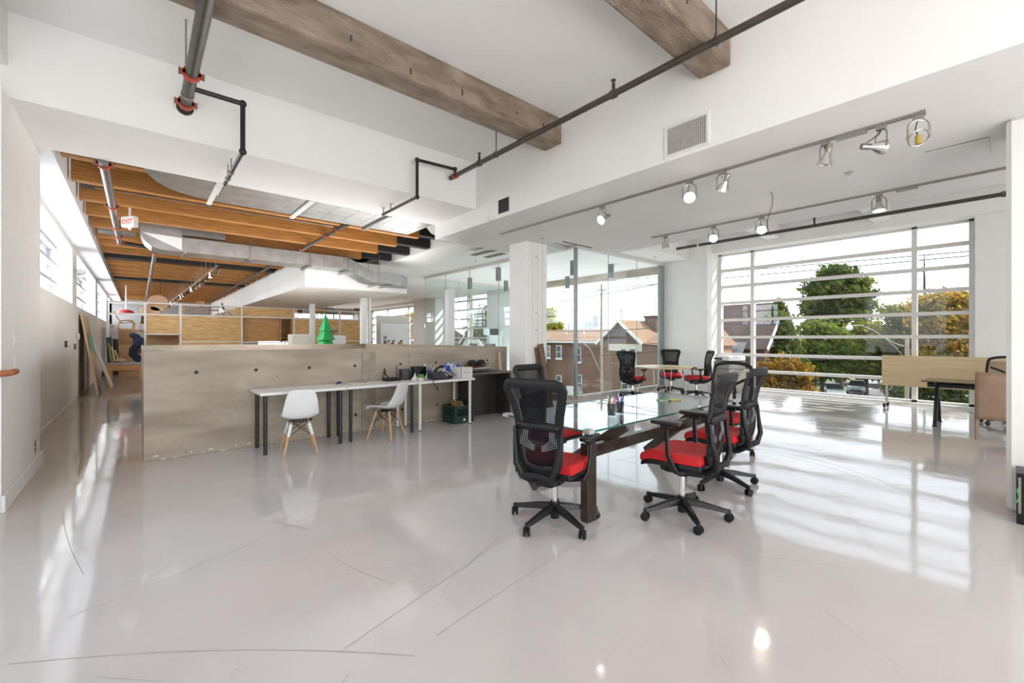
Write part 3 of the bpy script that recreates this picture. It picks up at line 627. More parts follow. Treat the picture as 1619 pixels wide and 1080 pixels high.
S1 = [(952, (-.75, .15, -.42), 1, 'lit spotlight on the near track, hung closest to the square column'), (1090, (-.70, -.42, -.55), 1, 'lit spotlight on the near track facing into the room'),
      (1142, (.28, .55, -.8), 0, 'unlit spotlight on the near track with its clear reflector turned away, beside a lit one'), (1305, (.1, .25, -1), 0, 'unlit spotlight on the near track tipped downward'), (1393, (.62, -.72, -.12), 0, 'unlit spotlight on the near track turned sideways next to the power feed')]
for u, aim, lit, la in S1: spot(4.82, y_at(u, 4.82), aim, lit, la)
spot(4.82, y_at(1452, 4.82), (-.5, -.3, -.45), 0, 'bare spotlight bracket with empty ring and yellow socket at the track end', bare=True)
S2 = [(1052, (.25, -.1, -1), 0, 'unlit spotlight on the window track, hung at its end over the glass'), (1128, (-.72, -.30, -.5), 1, 'lit spotlight on the window track beside the pipe collar'), (1204, (-.72, -.30, -.5), 1, 'lit spotlight on the window track by the dangling cable'), (1390, (-.12, -.05, -1), 1, 'lit spotlight on the window track pointing straight down')]
for u, aim, lit, la in S2: spot(7.06, y_at(u, 7.06), aim, lit, la, s=1.02)
# far track lights
t = thing('hanging_track', 'long hanging track crowded with chrome spotlights under the timber ceiling', 'track light', (0, 0, 0))
A = onz(340, 418, 3.2); B = onz(254, 488, 3.2)
A = Vector((1.47, 12.9, 3.26)); B = Vector((1.05, 31.5, 3.2))
MB().beam(A, B, .04, .03).build('rail', M_steel, t)
for k in range(22):
    p = A.lerp(B, (k+.3)/22)
    h = MB().cyl(p+Vector((0, 0, 0)), p+Vector((0, 0, .95)), .005, 5).build('hanger_rod', M_steel, t)
    if k % 1 == 0:
        T = Matrix.Translation(p+Vector((.02, .1, -.14))) @ frame_of((random.uniform(-.6, .6), random.uniform(-.6, .3), -1))
        lm = MB().lathe([(.025, -.13), (.03, -.12), (.03, -.05), (.06, 0), (.062, .02)], 12, T).build('lamp', M_chrome, t, smooth=True)
        if k % 2 == 0 and not 18.2 < p.y < 24.5:
            ld = bpy.data.lights.new('spot_lamp', 'SPOT'); ld.energy = 60 if (p.y < 20 and k % 4 == 0) else 460; ld.color = (1, .90, .78); ld.spot_size = radians(120); ld.spot_blend = .9; ld.shadow_soft_size = .06
            lo = bpy.data.objects.new('spot_lamp', ld); COL.objects.link(lo); lo.parent = t; lo.location = T @ Vector((0, 0, .04))
            lo.rotation_euler = (-Vector((.35, .9, -.45) if (p.y < 20 and k % 4 == 0) else (.45, -.1, -.9))).to_track_quat('Z', 'Y').to_euler()
for k in range(4):
    p = onx(641+8.6*k, 461-1.3*k, 11.0)
    if k == 0:
        q = onx(668, 456, 11.0)
        tk = thing('hanging_track', 'short lighting track with four spotlights seen past the far dropped ceiling', 'track light', (0, 0, 0))
        MB().beam((p.x, p.y+1.2, p.z), (q.x, q.y-2.0, p.z), .05, .05).build('rail', M_pipe, tk)
        z0 = p.z
    T = Matrix.Translation((p.x, p.y, z0-.28)) @ frame_of((-.3+.15*k, -.2, -1))
    MB().lathe([(.03, -.17), (.035, -.16), (.035, -.06), (.085, 0), (.088, .03)], 12, T).cyl((p.x, p.y, z0-.2), (p.x, p.y, z0), .02, 6).build('lamp', M_steel, tk, smooth=True)
# cylinder downlights of the canopy
for i, (u, la) in enumerate(((906, 'grey cylinder downlight under the canopy next to the glass corner post'), (897, 'grey cylinder downlight under the canopy partly hidden behind another near the corner post'), (966, 'grey cylinder downlight under the canopy in front of the pole'), (743, 'grey cylinder downlight seen through the glass partition above the far window pole'), (788, 'grey cylinder downlight seen through the glass partition near its joint'), (800, 'grey cylinder downlight seen through the glass close to the square column'))):
    yy = {0: 8.35, 1: 10.6, 2: 8.0, 3: 13.2, 4: 10.7, 5: 12.9}[i]
    p = ony(u, 400, yy); t = thing('cylinder_downlight', la, 'downlight', (p.x, p.y, 3.71), 0, 'cylinder downlights under the canopy')
    MB().cyl((0, 0, -.42), (0, 0, 0), .085, 24).build('body', mat('grey_cylinder_metal', (0.21, 0.215, 0.215), .4, metal=.4, var=.05), t, smooth=True)
    MB().cyl((0, 0, -.424), (0, 0, -.415), .07, 20).build('trim_ring', M_frame, t)
# ------------------------------------------------------------------ concrete parapet
t = thing('concrete_parapet', 'chest-high raw concrete parapet around the stair with round tie holes', 'parapet', (0, 0, 0))
ring = [((0.04, 5.62, 6.68, 6.88), 'front_wall'), ((0.04, 0.24, 6.88, 13.4), 'side_wall'), ((5.42, 5.62, 6.88, 13.4), 'side_wall'), ((0.04, 5.62, 13.4, 13.6), 'rear_wall')]
for (a, b, c, d), nm in ring: MB().box(a, b, c, d, 0, 1.297).build(nm, M_conc, t, bevel=0.008, seg=2)
holes = [(310.4, 588.8), (404.8, 585), (489, 581.5), (561, 578.5), (633, 575.6), (689, 572.9), (770.5, 570), (407, 673), (491, 663), (562.5, 656), (636, 647), (690.7, 640)]
for u, v in holes:
    p = ony(u, v, 6.68)
    MB().tube([p+Vector((0.026*cos(a), -0.001, 0.026*sin(a))) for a in [2*pi*k/12 for k in range(12)]], 0.004, 6, closed=True).build('hole_rim', M_conc, t)
    MB().cyl(p+Vector((0, -0.002, 0)), p+Vector((0, 0.004, 0)), 0.024, 14).build('tie_hole', M_pit, t)
for u in (572, 593, 646): x = ony(u, 600, 6.68).x; MB().box(x-.004, x+.004, 6.678, 6.682, .02, 1.26).build('form_joint', mat('concrete_shadow_joint', (0.22, 0.195, 0.165), .85, var=.1), t)
xa = ony(572, 600, 6.68).x; xb = ony(593, 600, 6.68).x
MB().box(xa+.004, xb-.004, 6.674, 6.681, .03, 1.25).build('form_panel', mat('tan_concrete_panel', (0.27, 0.235, 0.185), .8, col2=(0.40, 0.36, 0.30), scale=5, bump=.3, bscale=50), t)
M_chip = mat('white_paint_drips', (0.62, 0.60, 0.57), .6, var=.1, scale=30)
for k in range(46):
    x = .12+5.3*((k*0.618) % 1); w = random.uniform(.02, .09); h = random.uniform(.006, .02); z = random.uniform(.006, .05)
    MB().add([(x, 6.678, z), (x+w*.4, 6.678, z-h*.5), (x+w, 6.678, z+h*.1), (x+w*.6, 6.678, z+h)], [(0, 1, 2, 3)]).build('paint_chip', M_chip, t)
# ------------------------------------------------------------------ trestle desks
M_desk = mat('white_melamine', (0.80, 0.795, 0.79), .35, var=.01)
M_legb = mat('black_tube', (0.025, 0.026, 0.03), .3, metal=.3, var=.1)
def desk(x0, x1, la, cols):
    t = thing('trestle_desk', la, 'desk', ((x0+x1)/2, 6.35, 0), 0, None); a = (x1-x0)/2
    MB().box(-a, a, -.31, .31, .745, .78).build('tabletop', M_desk, t, bevel=.003)
    for (sx, sy), m in zip(((-1, -1), (1, -1), (-1, 1), (1, 1)), cols):
        x = sx*(a-.065); y = sy*.245
        l = MB().cyl((x, y, .012), (x, y, .745), .024, 16).build('leg', m, t, smooth=True)
        MB().cyl((x, y, 0), (x, y, .012), .022, 14).build('foot', M_black, l)
    return t
desk(1.13, 2.185, 'white-topped desk on black tube legs at the free end of the row along the parapet', [M_legb]*4)
desk(2.195, 3.275, 'white-topped desk holding the router, in the middle of the row along the parapet', [M_legb, M_legb, M_legb, M_rail])
desk(3.285, 4.37, 'white-topped desk on white legs crowded with gadgets beside the black bookcase', [M_rail]*4)
# ------------------------------------------------------------------ white shell chairs
M_shell = mat('white_shell_plastic', (0.80, 0.80, 0.81), .35, coat=.1, var=.01)
def shell_chair(loc, ang, la, sleeves):
    t = thing('shell_chair', la, 'chair', loc, ang)                    # faces local +x
    prof = [(.235, .425, .19), (.215, .445, .205), (.15, .45, .215), (.04, .435, .222), (-.07, .43, .225), (-.15, .445, .225), (-.195, .49, .222), (-.222, .56, .212), (-.245, .65, .198), (-.265, .74, .178), (-.28, .80, .150), (-.286, .822, .12)]
    rows = []
    for i, (x, z, w) in enumerate(prof):
        row = []; s = i/(len(prof)-1)
        lift = .055*(sin(pi*min(1, s*1.35)))+.01
        for k in range(13):
            q = -1+2*k/12; e = abs(q)**2.6
            back = min(1, max(0, (s-.35)/.3))
            row.append((x + e*lift*1.3*back, q*w*(1-.04*e), z + e*lift*(1-back*.85)))
        rows.append(row)
    MB().grid(rows).build('shell', M_shell, t, smooth=2, solid=.007, sub=1)
    feet = [(.20, -.20), (.20, .20), (-.19, -.19), (-.19, .19)]
    for fx, fy in feet:
        top = (fx*.52, fy*.52, .40)
        l = MB().tube([top, (fx*.8, fy*.8, .18), (fx, fy, 0)], [.015, .0145, .0085], 12).build('leg', M_wood, t, smooth=True)
        if sleeves:
            a = Vector(top).lerp(Vector((fx, fy, 0)), .06); b = Vector(top).lerp(Vector((fx, fy, 0)), .42)
            MB().tube([a, b], .0195, 12).build('leg_sleeve', M_white, l, smooth=True)
    w = MB()
    Q = [Vector((x*.52, y*.52, .395)) for x, y in feet]; B = [Vector((x*.72, y*.72, .225)) for x, y in feet]
    for i, j in ((0, 1), (1, 3), (3, 2), (2, 0)): w.tube([Q[i], B[j]], .004, 6).tube([Q[j], B[i]], .004, 6).tube([Q[i], Q[j]], .005, 6)
    o = w.build('wire_brace', M_black, t); o['kind'] = 'stuff'
    MB().box(-.06, .06, -.08, .08, .395, .43).build('mount', M_black, t, bevel=.01)
    return t
shell_chair((1.56, 6.0, 0), radians(82), 'white shell chair with white sleeves on its wooden legs', True)
shell_chair((2.76, 6.02, 0), radians(124), 'white shell chair with bare wooden legs turned sideways to the desk', False)
# ------------------------------------------------------------------ black bookcase
t = thing('bookcase', 'low black-brown bookcase without shelves in the corner against the parapet', 'bookcase', (4.88, 6.44, 0))
M_bk = mat('black_brown_veneer', (0.028, 0.022, 0.019), .3, col2=(0.045, 0.036, 0.03), scale=6, stretch=(1, 1, .2))
MB().box(-.45, -.41, -.22, .215, 0, .81).build('side_panel', M_bk, t, bevel=.002)
MB().box(.41, .45, -.22, .215, 0, .81).build('side_panel', M_bk, t, bevel=.002)
MB().box(-.41, .41, .19, .205, .0, .81).build('back_panel', M_bk, t)
MB().box(-.46, .46, -.225, .22, .81, .848).build('top_panel', mat('worn_brown_top', (0.10, 0.075, 0.06), .4, col2=(0.15, 0.12, 0.10), scale=4, stretch=(.3, 3, 1)), t, bevel=.002)
for k in range(9): MB().cyl((.405, -.15, .1+.075*k), (.4105, -.15, .1+.075*k), .004, 6).build('pin_hole', M_frame, t)
# ------------------------------------------------------------------ task chairs
M_seat = mat('red_wool_seat', (0.48, 0.008, 0.012), .75, var=.06, scale=120, bump=.15, bscale=350)
M_net = netting('black_back_netting', (0.006, 0.006, 0.008), .14)
M_net2 = netting('open_black_netting', (0.05, 0.045, 0.04), .6)
def lerp_tab(tab, z):
    for (a, p), (b, q) in zip(tab[:-1], tab[1:]):
        if z <= b: s = (z-a)/(b-a) if z > a else 0; return p+(q-p)*s
    return tab[-1][1]
BX = [(.45, -.235), (.56, -.256), (.66, -.262), (.80, -.265), (.95, -.288), (1.05, -.322), (1.13, -.362)]
BW = [(.45, .145), (.50, .17), (.60, .186), (.70, .190), (.80, .192), (.88, .202), (.96, .220), (1.04, .243), (1.10, .260), (1.13, .262)]
def back_loop(z0, z1, inset, rb, rt):
    """rounded loop of the back rim between two heights"""
    pts = []
    n = 9
    for k in range(n+1): z = z0+rb+(z1-z0-rb-rt)*k/n; pts.append((lerp_tab(BW, z)-inset, z))
    wt = lerp_tab(BW, z1)-inset
    for k in range(1, 6): a = pi/2*k/6; pts.append((wt-rt+rt*cos(a), z1-rt+rt*sin(a)))
    top = pts[:]
    w0 = lerp_tab(BW, z0+rb)-inset
    bot = [(w0-rb+rb*cos(a), z0+rb-rb*sin(a)) for a in [pi/2*k/6 for k in range(1, 6)]]
    right = list(reversed(bot)) + top
    loop = right + [(-w, z) for w, z in reversed(right)]
    return [Vector((lerp_tab(BX, z), w, z)) for w, z in loop]
def loop_fill(z0, z1, inset, rb, rt, dx=0.0):
    rows = []; n = 16
    for i in range(n+1):
        z = z0+(z1-z0)*i/n; w = lerp_tab(BW, z)-inset
        if z1-z < rt: q = rt-(z1-z); w -= rt-sqrt(max(0, rt*rt-q*q))
        if z-z0 < rb: q = rb-(z-z0); w -= rb-sqrt(max(0, rb*rb-q*q))
        rows.append([Vector((lerp_tab(BX, z)+dx-.012*(1-(2*k/8-1)**2), w*(2*k/8-1), z)) for k in range(9)])
    return rows
CASTER = []
def five_star(t, ang0, r=.345):
    for k in range(5):
        a = ang0 + 2*pi*k/5; d = Vector((cos(a), sin(a), 0)); s = Vector((-d.y, d.x, 0))
        m = MB(); vs = []
        for x, zc, w, h in ((.03, .125, .036, .05), (.16, .112, .030, .042), (.31, .085, .022, .032), (.345, .082, .018, .03)):
            c = d*x*r/.345+Vector((0, 0, zc)); vs += [c-s*w-Vector((0, 0, h/2)), c+s*w-Vector((0, 0, h/2)), c+s*w*.6+Vector((0, 0, h/2)), c-s*w*.6+Vector((0, 0, h/2))]
        fs = [(3, 2, 1, 0), (12, 13, 14, 15)]
        for i in range(3):
            for q in range(4): fs.append((i*4+q, i*4+(q+1) % 4, (i+1)*4+(q+1) % 4, (i+1)*4+q))
        m.add(vs, fs); l = m.build('base_leg', M_black, t, bevel=.005)
        ca = random.uniform(0, 2*pi); ax = Vector((cos(ca), sin(ca), 0)); c = d*r+Vector((0, 0, .033))
        w = MB()
        for q in (-1, 1): w.tube([c+ax*q*.026, c+ax*q*.022, c+ax*q*.010, c+ax*q*.008], [.024, .033, .033, .028], 16)
        w.cyl(c-ax*.012, c+ax*.012, .012, 8).cyl(c+Vector((0, 0, .01)), c+Vector((0, 0, .062)), .014, 10)
        w.build('caster', M_dark, l, smooth=True)
def task_chair(loc, ang, la, arm_z=.72, grp='task chairs with red seats', star=.3, dz=0.0):
    t = thing('task_chair', la, 'chair', loc, ang, None)
    five_star(t, star)
    MB().tube([(0, 0, .035), (0, 0, .165)], .036, 16).build('hub', M_black, t, smooth=True)
    MB().cyl((0, 0, .165), (0, 0, .30+dz), .022, 16).build('gas_column', M_chrome, t, smooth=True)
    mech = MB().prism([(-.20, -.07), (-.10, -.10), (.10, -.095), (.17, -.05), (.17, .05), (.10, .095), (-.10, .10), (-.20, .07)], .33+dz, .40+dz)
    mech.cyl((0, 0, .30+dz), (0, 0, .34+dz), .05, 16).build('tilt_mechanism', M_black, t, bevel=.012)
    MB().cyl((.02, -.12, .365+dz), (.02, -.17, .365+dz), .022, 14).build('tension_knob', M_dark, t, smooth=True)
    def pad(z0, z1, sc, drop):
        rows = []
        for i in range(11):
            s = i/10; x = -.225+.485*s; w = (.215+.045*sin(pi*(.25+.6*s)))*sc; dp = drop*max(0, (s-.72)/.28)**2
            rows.append((x, w, dp))
        mb = MB(); top = []; bot = []
        for x, w, dp in rows:
            top.append([(x, w*q, z1-dp+.012*abs(q)**2.2-(.018 if abs(q) > .96 else 0)) for q in (-1, -.93, -.6, -.2, .2, .6, .93, 1)])
            bot.append([(x, w*q, z0-dp*.7) for q in (-1, -.93, -.6, -.2, .2, .6, .93, 1)])
        n = len(rows); mb.grid(top); o = len(mb.v); mb.grid(bot)
        mb.f = [f if max(f) < o else tuple(reversed(f)) for f in mb.f]
        for i in range(n-1):
            mb.f += [(i*8, (i+1)*8, o+(i+1)*8, o+i*8), (i*8+7, o+i*8+7, o+(i+1)*8+7, (i+1)*8+7)]
        for k in range(7): mb.f += [(k, o+k, o+k+1, k+1), ((n-1)*8+k, (n-1)*8+k+1, o+(n-1)*8+k+1, o+(n-1)*8+k)]
        return mb
    pad(.458+dz, .522+dz, 1.0, .05).build('seat_cushion', M_seat, t, smooth=True, bevel=.02, seg=3, angle=60)
    pad(.415+dz, .456+dz, .95, .045).build('seat_pan', M_black, t, smooth=True, bevel=.01)
    D = Vector((0, 0, dz))
    fr = MB().tube([p+D for p in back_loop(.475, 1.125, .026, .08, .06)], .037, 12, closed=True, flat=.34, upv=(1, 0, 0)).build('back_frame', M_dark, t, smooth=True)
    MB().grid([[(lerp_tab(BX, z)-.012+o_, (lerp_tab(BW, z)-.02)*q, z+dz) for q in [-1+2*k/8 for k in range(9)]] for z, o_ in ((.775, 0), (.80, -.006), (.825, 0))]).build('back_crossbar', M_dark, t, smooth=2, solid=.02)
    MB().grid([[p+D for p in r] for r in loop_fill(.825, 1.11, .04, .02, .045, .006)]).build('back_mesh', M_net, t, smooth=2)
    MB().grid([[p+D for p in r] for r in loop_fill(.50, .785, .04, .065, .02, .006)]).build('lower_mesh', netting('dark_plum_netting', (.012, .006, .009), .05), t, smooth=2)
    lp = MB()
    for k in range(4):
        rr = .03+.014*k
        for sgn in (-1, 1):
            pts = [(-.215, sgn*(.055+rr*1.2), .775+dz-.0*k), (-.222, sgn*(.06+rr*1.3), .70+dz-.012*k), (-.222, sgn*(.045), .66+dz-.012*k), (-.222, sgn*.03, .66+dz-.012*k)]
            lp.tube([(x-.052, y, z) for x, y, z in pts], .005, 6)
    o = lp.build('lumbar_ribs', mat('grey_lumbar_plastic', (.13, .13, .14), .4, var=.05), t, smooth=True); o['kind'] = 'stuff'
    # yoke that carries the back
    yk = MB()
    for sgn in (-1, 1): yk.tube([(-.12, sgn*.06, .375+dz), (-.22, sgn*.09, .38+dz), (-.30, sgn*.12, .43+dz), (-.315, sgn*.165, .52+dz), (-.29, sgn*.19, .66+dz), (-.28, sgn*.20, .79+dz)], [.024, .027, .027, .024, .017, .011], 10)
    yk.tube([(-.30, -.125, .435+dz), (-.315, 0, .45+dz), (-.30, .125, .435+dz)], .022, 10)
    yk.build('back_yoke', M_dark, t, smooth=True)
    MB().tube([(-.05, -.265, .40+dz), (-.06, -.15, .375+dz), (-.06, .15, .375+dz), (-.05, .265, .40+dz)], .02, 8).build('arm_crossbar', M_black, t, smooth=True)
    for sgn in (-1, 1):
        a = MB().tube([(-.05, sgn*.262, .395+dz), (-.035, sgn*.292, .45+dz), (-.0, sgn*.298, .56), (.01, sgn*.298, arm_z-.03)], [.024, .023, .02, .018], 10, flat=.75).build('arm_post', M_black, t, smooth=True)
        MB().prism([(x*.5, y*.5) for x, y in rrect(.5, .19, .08)], arm_z-.012, arm_z+.018, Matrix.Translation((.01, sgn*.292, 0))).build('arm_pad', M_black, a, bevel=.009, seg=3)
        MB().cbox((.005, sgn*.298, arm_z-.028), (.09, .05, .035)).build('pad_bracket', M_black, a, bevel=.008)
    return t
task_chair((2.50, 2.38, 0), radians(17), 'red-seated black mesh task chair at the short end of the glass table', .70, star=.45)
task_chair((3.38, 1.78, 0), radians(97), 'red-seated black mesh task chair with raised armrests on the long side of the glass table', .80, star=-.25, dz=.03)
task_chair((4.40, 1.92, 0), radians(92), 'red-seated black mesh task chair between a similar chair and the arched-back one', .74, star=.2, dz=.02)
task_chair((3.42, 3.30, 0), radians(-86), 'red-seated black mesh task chair across the glass table, facing it from the column side', .70, star=.1)
task_chair((9.28, 6.18, 0), radians(5), 'red-seated task chair at the round table with its back to the glass corner post', .70, star=.3)
task_chair((11.02, 6.12, 0), radians(-148), 'red-seated task chair behind the round table by the glass end plate', .70, star=.8)
task_chair((10.62, 5.22, 0), radians(135), 'red-seated task chair at the round table in front of the white wall end', .70, star=.5)
# arched-back mesh chair at the table end
def arch_chair(loc, ang, la, beige=True):
    t = thing('mesh_armchair', la, 'chair', loc, ang)
    five_star(t, .6, .33)
    MB().tube([(0, 0, .035), (0, 0, .165)], .034, 16).build('hub', M_black, t, smooth=True); MB().cyl((0, 0, .165), (0, 0, .42), .022, 14).build('gas_column', M_chrome, t, smooth=True)
    MB().prism(rrect(.50, .50, .1), .43, .50).build('seat_cushion', M_seat, t, bevel=.02, seg=3); MB().prism(rrect(.46, .46, .1), .40, .43).build('seat_pan', M_black, t)
    X = lambda z: -.24-.16*max(0, z-.6)**1.2
    W = lambda z: .245 if z < 1.0 else .245
    lp = [Vector((X(z), .215+.03*sin(pi*(z-.55)/.6), z)) for z in [.56+.5*k/8 for k in range(9)]]
    arc = [Vector((X(1.08+.055*sin(a)), .225*cos(a), 1.075+.06*sin(a))) for a in [pi*k/12 for k in range(1, 12)]]
    bt = [Vector((X(.55), y, .545)) for y in (-.15, -.05, .05, .15)]
    loop = lp + arc + [Vector((p.x, -p.y, p.z)) for p in reversed(lp)] + bt
    MB().tube(loop, .022, 10, closed=True, flat=.7, upv=(1, 0, 0)).build('back_frame', M_dark, t, smooth=True)
    MB().grid([[Vector((X(z)+.0, w*(2*k/8-1), z)) for k in range(9)] for z, w in [(.56+.5*i/8, .212) for i in range(9)]]).build('back_mesh', M_net2, t, smooth=2)
    sp = MB().tube([(-.2, 0, .42), (-.33, 0, .50), (-.36, 0, .75), (-.35, 0, .86)], .022, 10)
    for s in (-1, 1): sp.tube([(-.35, 0, .84), (-.352, s*.1, .90), (-.335, s*.21, .95)], .018, 10)
    sp.build('back_spine', M_dark, t, smooth=True)
    for s in (-1, 1):
        a = MB().tube([(-.02, s*.25, .43), (0, s*.29, .5), (.0, s*.29, .66)], .018, 10).build('arm_post', M_black, t, smooth=True)
        MB().prism(rrect(.27, .09, .035), .66, .69, Matrix.Translation((.01, s*.285, 0))).build('arm_pad', M_black, a, bevel=.008)
    return t
arch_chair((5.62, 2.42, 0), radians(180), 'black mesh armchair with an arched top rail at the far end of the glass table')
# ------------------------------------------------------------------ glass conference table
t = thing('glass_table', 'long glass-topped table on crossed dark bronze beams', 'table', (2.58, 2.10, 0))
G_top = glass('table_glass', (0.90, 0.955, 0.945), .10)
MB().box(0, 2.61, 0, 1.0, .735, .75).build('glass_top', G_top, t)
M_gedge = mat('green_polished_glass_edge', (0.02, 0.12, 0.10), .1, coat=.3)
ed = MB()
for a, b, c, d in ((0, 2.61, -.003, .001), (0, 2.61, .999, 1.003), (-.003, .001, 0, 1), (2.609, 2.613, 0, 1)): MB().box(a, b, c, d, .735, .75).build('polished_edge', M_gedge, t)
M_brz = mat('dark_bronze_beam', (0.055, 0.042, 0.034), .25, metal=.5, col2=(0.085, 0.065, 0.05), scale=4)
for a, b in (((.14, .12, 0), (.14, .12, .62)), ((2.45, .12, 0), (2.45, .12, .62))):
    MB().beam(a, b, .075, .11).build('leg_post', M_brz, t, bevel=.004)
for a, b in (((.30, .95, .03), (.62, .10, .70)), ((2.30, .95, .03), (2.0, .10, .70)), ((.14, .17, .53), (2.46, .22, .55))):
    MB().beam(a, b, .06, .10).build('cross_beam', M_brz, t, bevel=.004)
for x, y in ((.62, .12), (2.0, .12), (.7, .86), (1.9, .86)):
    MB().cyl((x, y, .70), (x, y, .735), .03, 16).build('suction_disc', M_chrome, t)
for x, y in ((0, 0), (0, 1), (2.61, 0), (2.61, 1)): MB().cbox((x+(.02 if x < 1 else -.02), y+(.02 if y < .5 else -.02), .743), (.07, .07, .034)).build('corner_guard', mat('grey_foam', (.42, .42, .43), .7, var=.05), t, bevel=.008)
MB().beam((.80, .60, .40), (.80, .75, .70), .05, .08).build('cross_beam', M_brz, t, bevel=.004)
# pens and holders
M_mesh = netting('black_wire_mesh_cup', (.02, .02, .02), .35)
PC = [(.02, .06, .5), (.45, .2, .02), (.03, .10, .45), (.7, .7, .72), (.05, .05, .06), (.5, .05, .05), (.75, .75, .8)]
for j, (u, v, la) in enumerate(((967, 656, 'black wire mesh pencil cup full of pens, in front of another cup'), (980, 652, 'black wire mesh pencil cup partly hidden behind the first on the glass'))):
    p = onz(u, v, .75); t = thing('pencil_cup', la, 'pencil cup', p)
    MB().lathe([(.036, 0), (.041, .10)], 20, caps=False).build('mesh_wall', M_mesh, t, smooth=2)
    MB().tube([(.041*cos(a), .041*sin(a), .10) for a in [2*pi*k/20 for k in range(20)]], .002, 6, closed=True).build('rim', M_black, t)
    MB().cyl((0, 0, 0), (0, 0, .003), .037, 18).build('base', M_black, t)
    cols = ['blue', 'orange', 'navy', 'white', 'black', 'red', 'silver']
    for k in range(6):
        a = 2*pi*k/6+j; h = random.uniform(.14, .175); r = .02; q = Vector((cos(a)*.012, sin(a)*.012, .004)); e = Vector((cos(a)*.034, sin(a)*.034, h)); c = (k*2+j) % 7
        pn = thing('pen', '%s pen standing in the %s pencil cup' % (cols[c], 'front' if j == 0 else 'rear'), 'pen', p, 0, 'pens in the pencil cups')
        MB().tube([q, e], .0045, 8).build('barrel', mat('pen_'+cols[c], PC[c], .3), pn, smooth=True)
        MB().tube([q.lerp(e, .72), e+(e-q).normalized()*.002], .0055, 8).build('cap', mat('pen_cap_'+cols[(c+2) % 7], PC[(c+2) % 7], .3), pn, smooth=True)
for u, v, c, la, cc in ((1047, 632.5, (.1, .5, .08), 'green', (.1, .5, .08)), (1056, 632.5, (.06, .5, .1), 'bright green capped', (.02, .5, .08)), (1068, 632.5, (.6, .45, .03), 'yellow', (.5, .4, .02)), (1052, 634, (.5, .5, .52), 'grey', (.05, .05, .06))):
    p = onz(u, v, .7595); t = thing('marker', la+' marker pen lying on the glass table near its far end', 'marker', p, random.uniform(-.9, -.6))
    MB().cyl((-.065, 0, 0), (.03, 0, 0), .008, 10).build('barrel', mat('marker_'+la.split()[0], c, .35), t, smooth=True); MB().cyl((.03, 0, 0), (.065, 0, 0), .0085, 10).build('cap', mat('marker_cap_'+la.split()[0], cc, .35), t, smooth=True)
# ------------------------------------------------------------------ round table by the glass
t = thing('round_table', 'round maple table on thin hairpin legs beside the glass wall', 'table', (10.08, 5.85, 0))
MB().cyl((0, 0, .72), (0, 0, .75), .72, 48).build('tabletop', M_maple, t, bevel=.004)
for k in range(4):
    a = pi/4+pi/2*k; c = Vector((cos(a), sin(a), 0)); s = Vector((-c.y, c.x, 0))
    MB().tube([c*.5+s*.09+Vector((0, 0, .72)), c*.62+s*.02+Vector((0, 0, .02)), c*.62+Vector((0, 0, .008)), c*.62-s*.02+Vector((0, 0, .02)), c*.5-s*.09+Vector((0, 0, .72))], .007, 8).build('hairpin_leg', M_chrome, t, smooth=True)
# ------------------------------------------------------------------ printer by the window
t = thing('copier', 'grey and white office copier standing in the corner by the big window', 'printer', (12.3, 5.12, 0), radians(-25))
MB().box(-.28, .28, -.30, .30, .03, .62).build('paper_cabinet', mat('copier_beige', (.55, .50, .44), .5, var=.03), t, bevel=.01)
for k in range(3): MB().box(-.292, -.28, -.27, .27, .06+.18*k, .21+.18*k).build('drawer', mat('copier_drawer', (.48, .44, .40), .5), t, bevel=.006)
MB().box(-.27, .27, -.29, .29, .62, .84).build('body', mat('copier_grey', (.30, .30, .30), .5, var=.04), t, bevel=.02)
MB().box(-.28, .27, -.30, .18, .86, .99).build('scanner_lid', M_white, t, bevel=.025); MB().box(-.30, -.22, -.05, .24, .88, .93).build('control_panel', M_dark, t, bevel=.008)
MB().box(-.22, .2, .18, .30, .84, 1.02).build('document_feeder', M_white, t, bevel=.03)
# ------------------------------------------------------------------ right-hand furniture
t = thing('flip_top_table', 'maple flip-top table folded upright on casters in front of the window', 'table', (12.12, 0.93, 0))
MB().box(-.015, .015, -.93, .93, .46, 1.10).build('tabletop', M_maple, t, bevel=.003)
for y in (-.80, .86):
    l = MB().tube([(.05, y, .12), (.045, y, .60)], .024, 12).beam((-.22, y, .10), (.19, y, .10), .04, .03).build('leg', M_steel, t, smooth=True)
    for x in (-.20, .17): MB().cyl((x, y-.02, .045), (x, y+.02, .045), .042, 14).cyl((x, y, .05), (x, y, .10), .012, 8).build('caster', M_dark, l, smooth=True)
MB().beam((.05, -.80, .55), (.05, .86, .55), .03, .05).build('stretcher', M_steel, t)
t = thing('glass_desk', 'smoked glass desk on black A-shaped legs before the maple flip-top table', 'desk', (10.33, 0.0, 0))
MB().box(-.42, .42, -.85, 1.02, .735, .75).build('glass_top', glass('smoked_glass', (.42, .38, .33), .12), t)
MB().cyl((0, -.85, .665), (0, .98, .665), .045, 18).build('spine_tube', M_legb, t, smooth=True)
for y in (.86, -.72):
    for x in (-.34, .34):
        l = MB().beam((x*.06, y, .66), (x, y, .015), .05, .05).build('leg', M_legb, t, bevel=.004); MB().cyl((x, y, 0), (x, y, .015), .035, 12).build('foot', M_black, l)
    for x in (-.25, .25): MB().cyl((x, y, .70), (x, y, .735), .02, 10).beam((0, y, .67), (x, y, .70), .03, .03).build('glass_holder', M_legb, t)
t = thing('leather_chair', 'tan saddle-leather dining chair drawn up to the smoked glass desk', 'chair', (9.34, 0.15, 0))
M_tan = mat('tan_saddle_leather', (.30, .19, .125), .45, col2=(.36, .24, .165), scale=5, bump=.05, bscale=200)
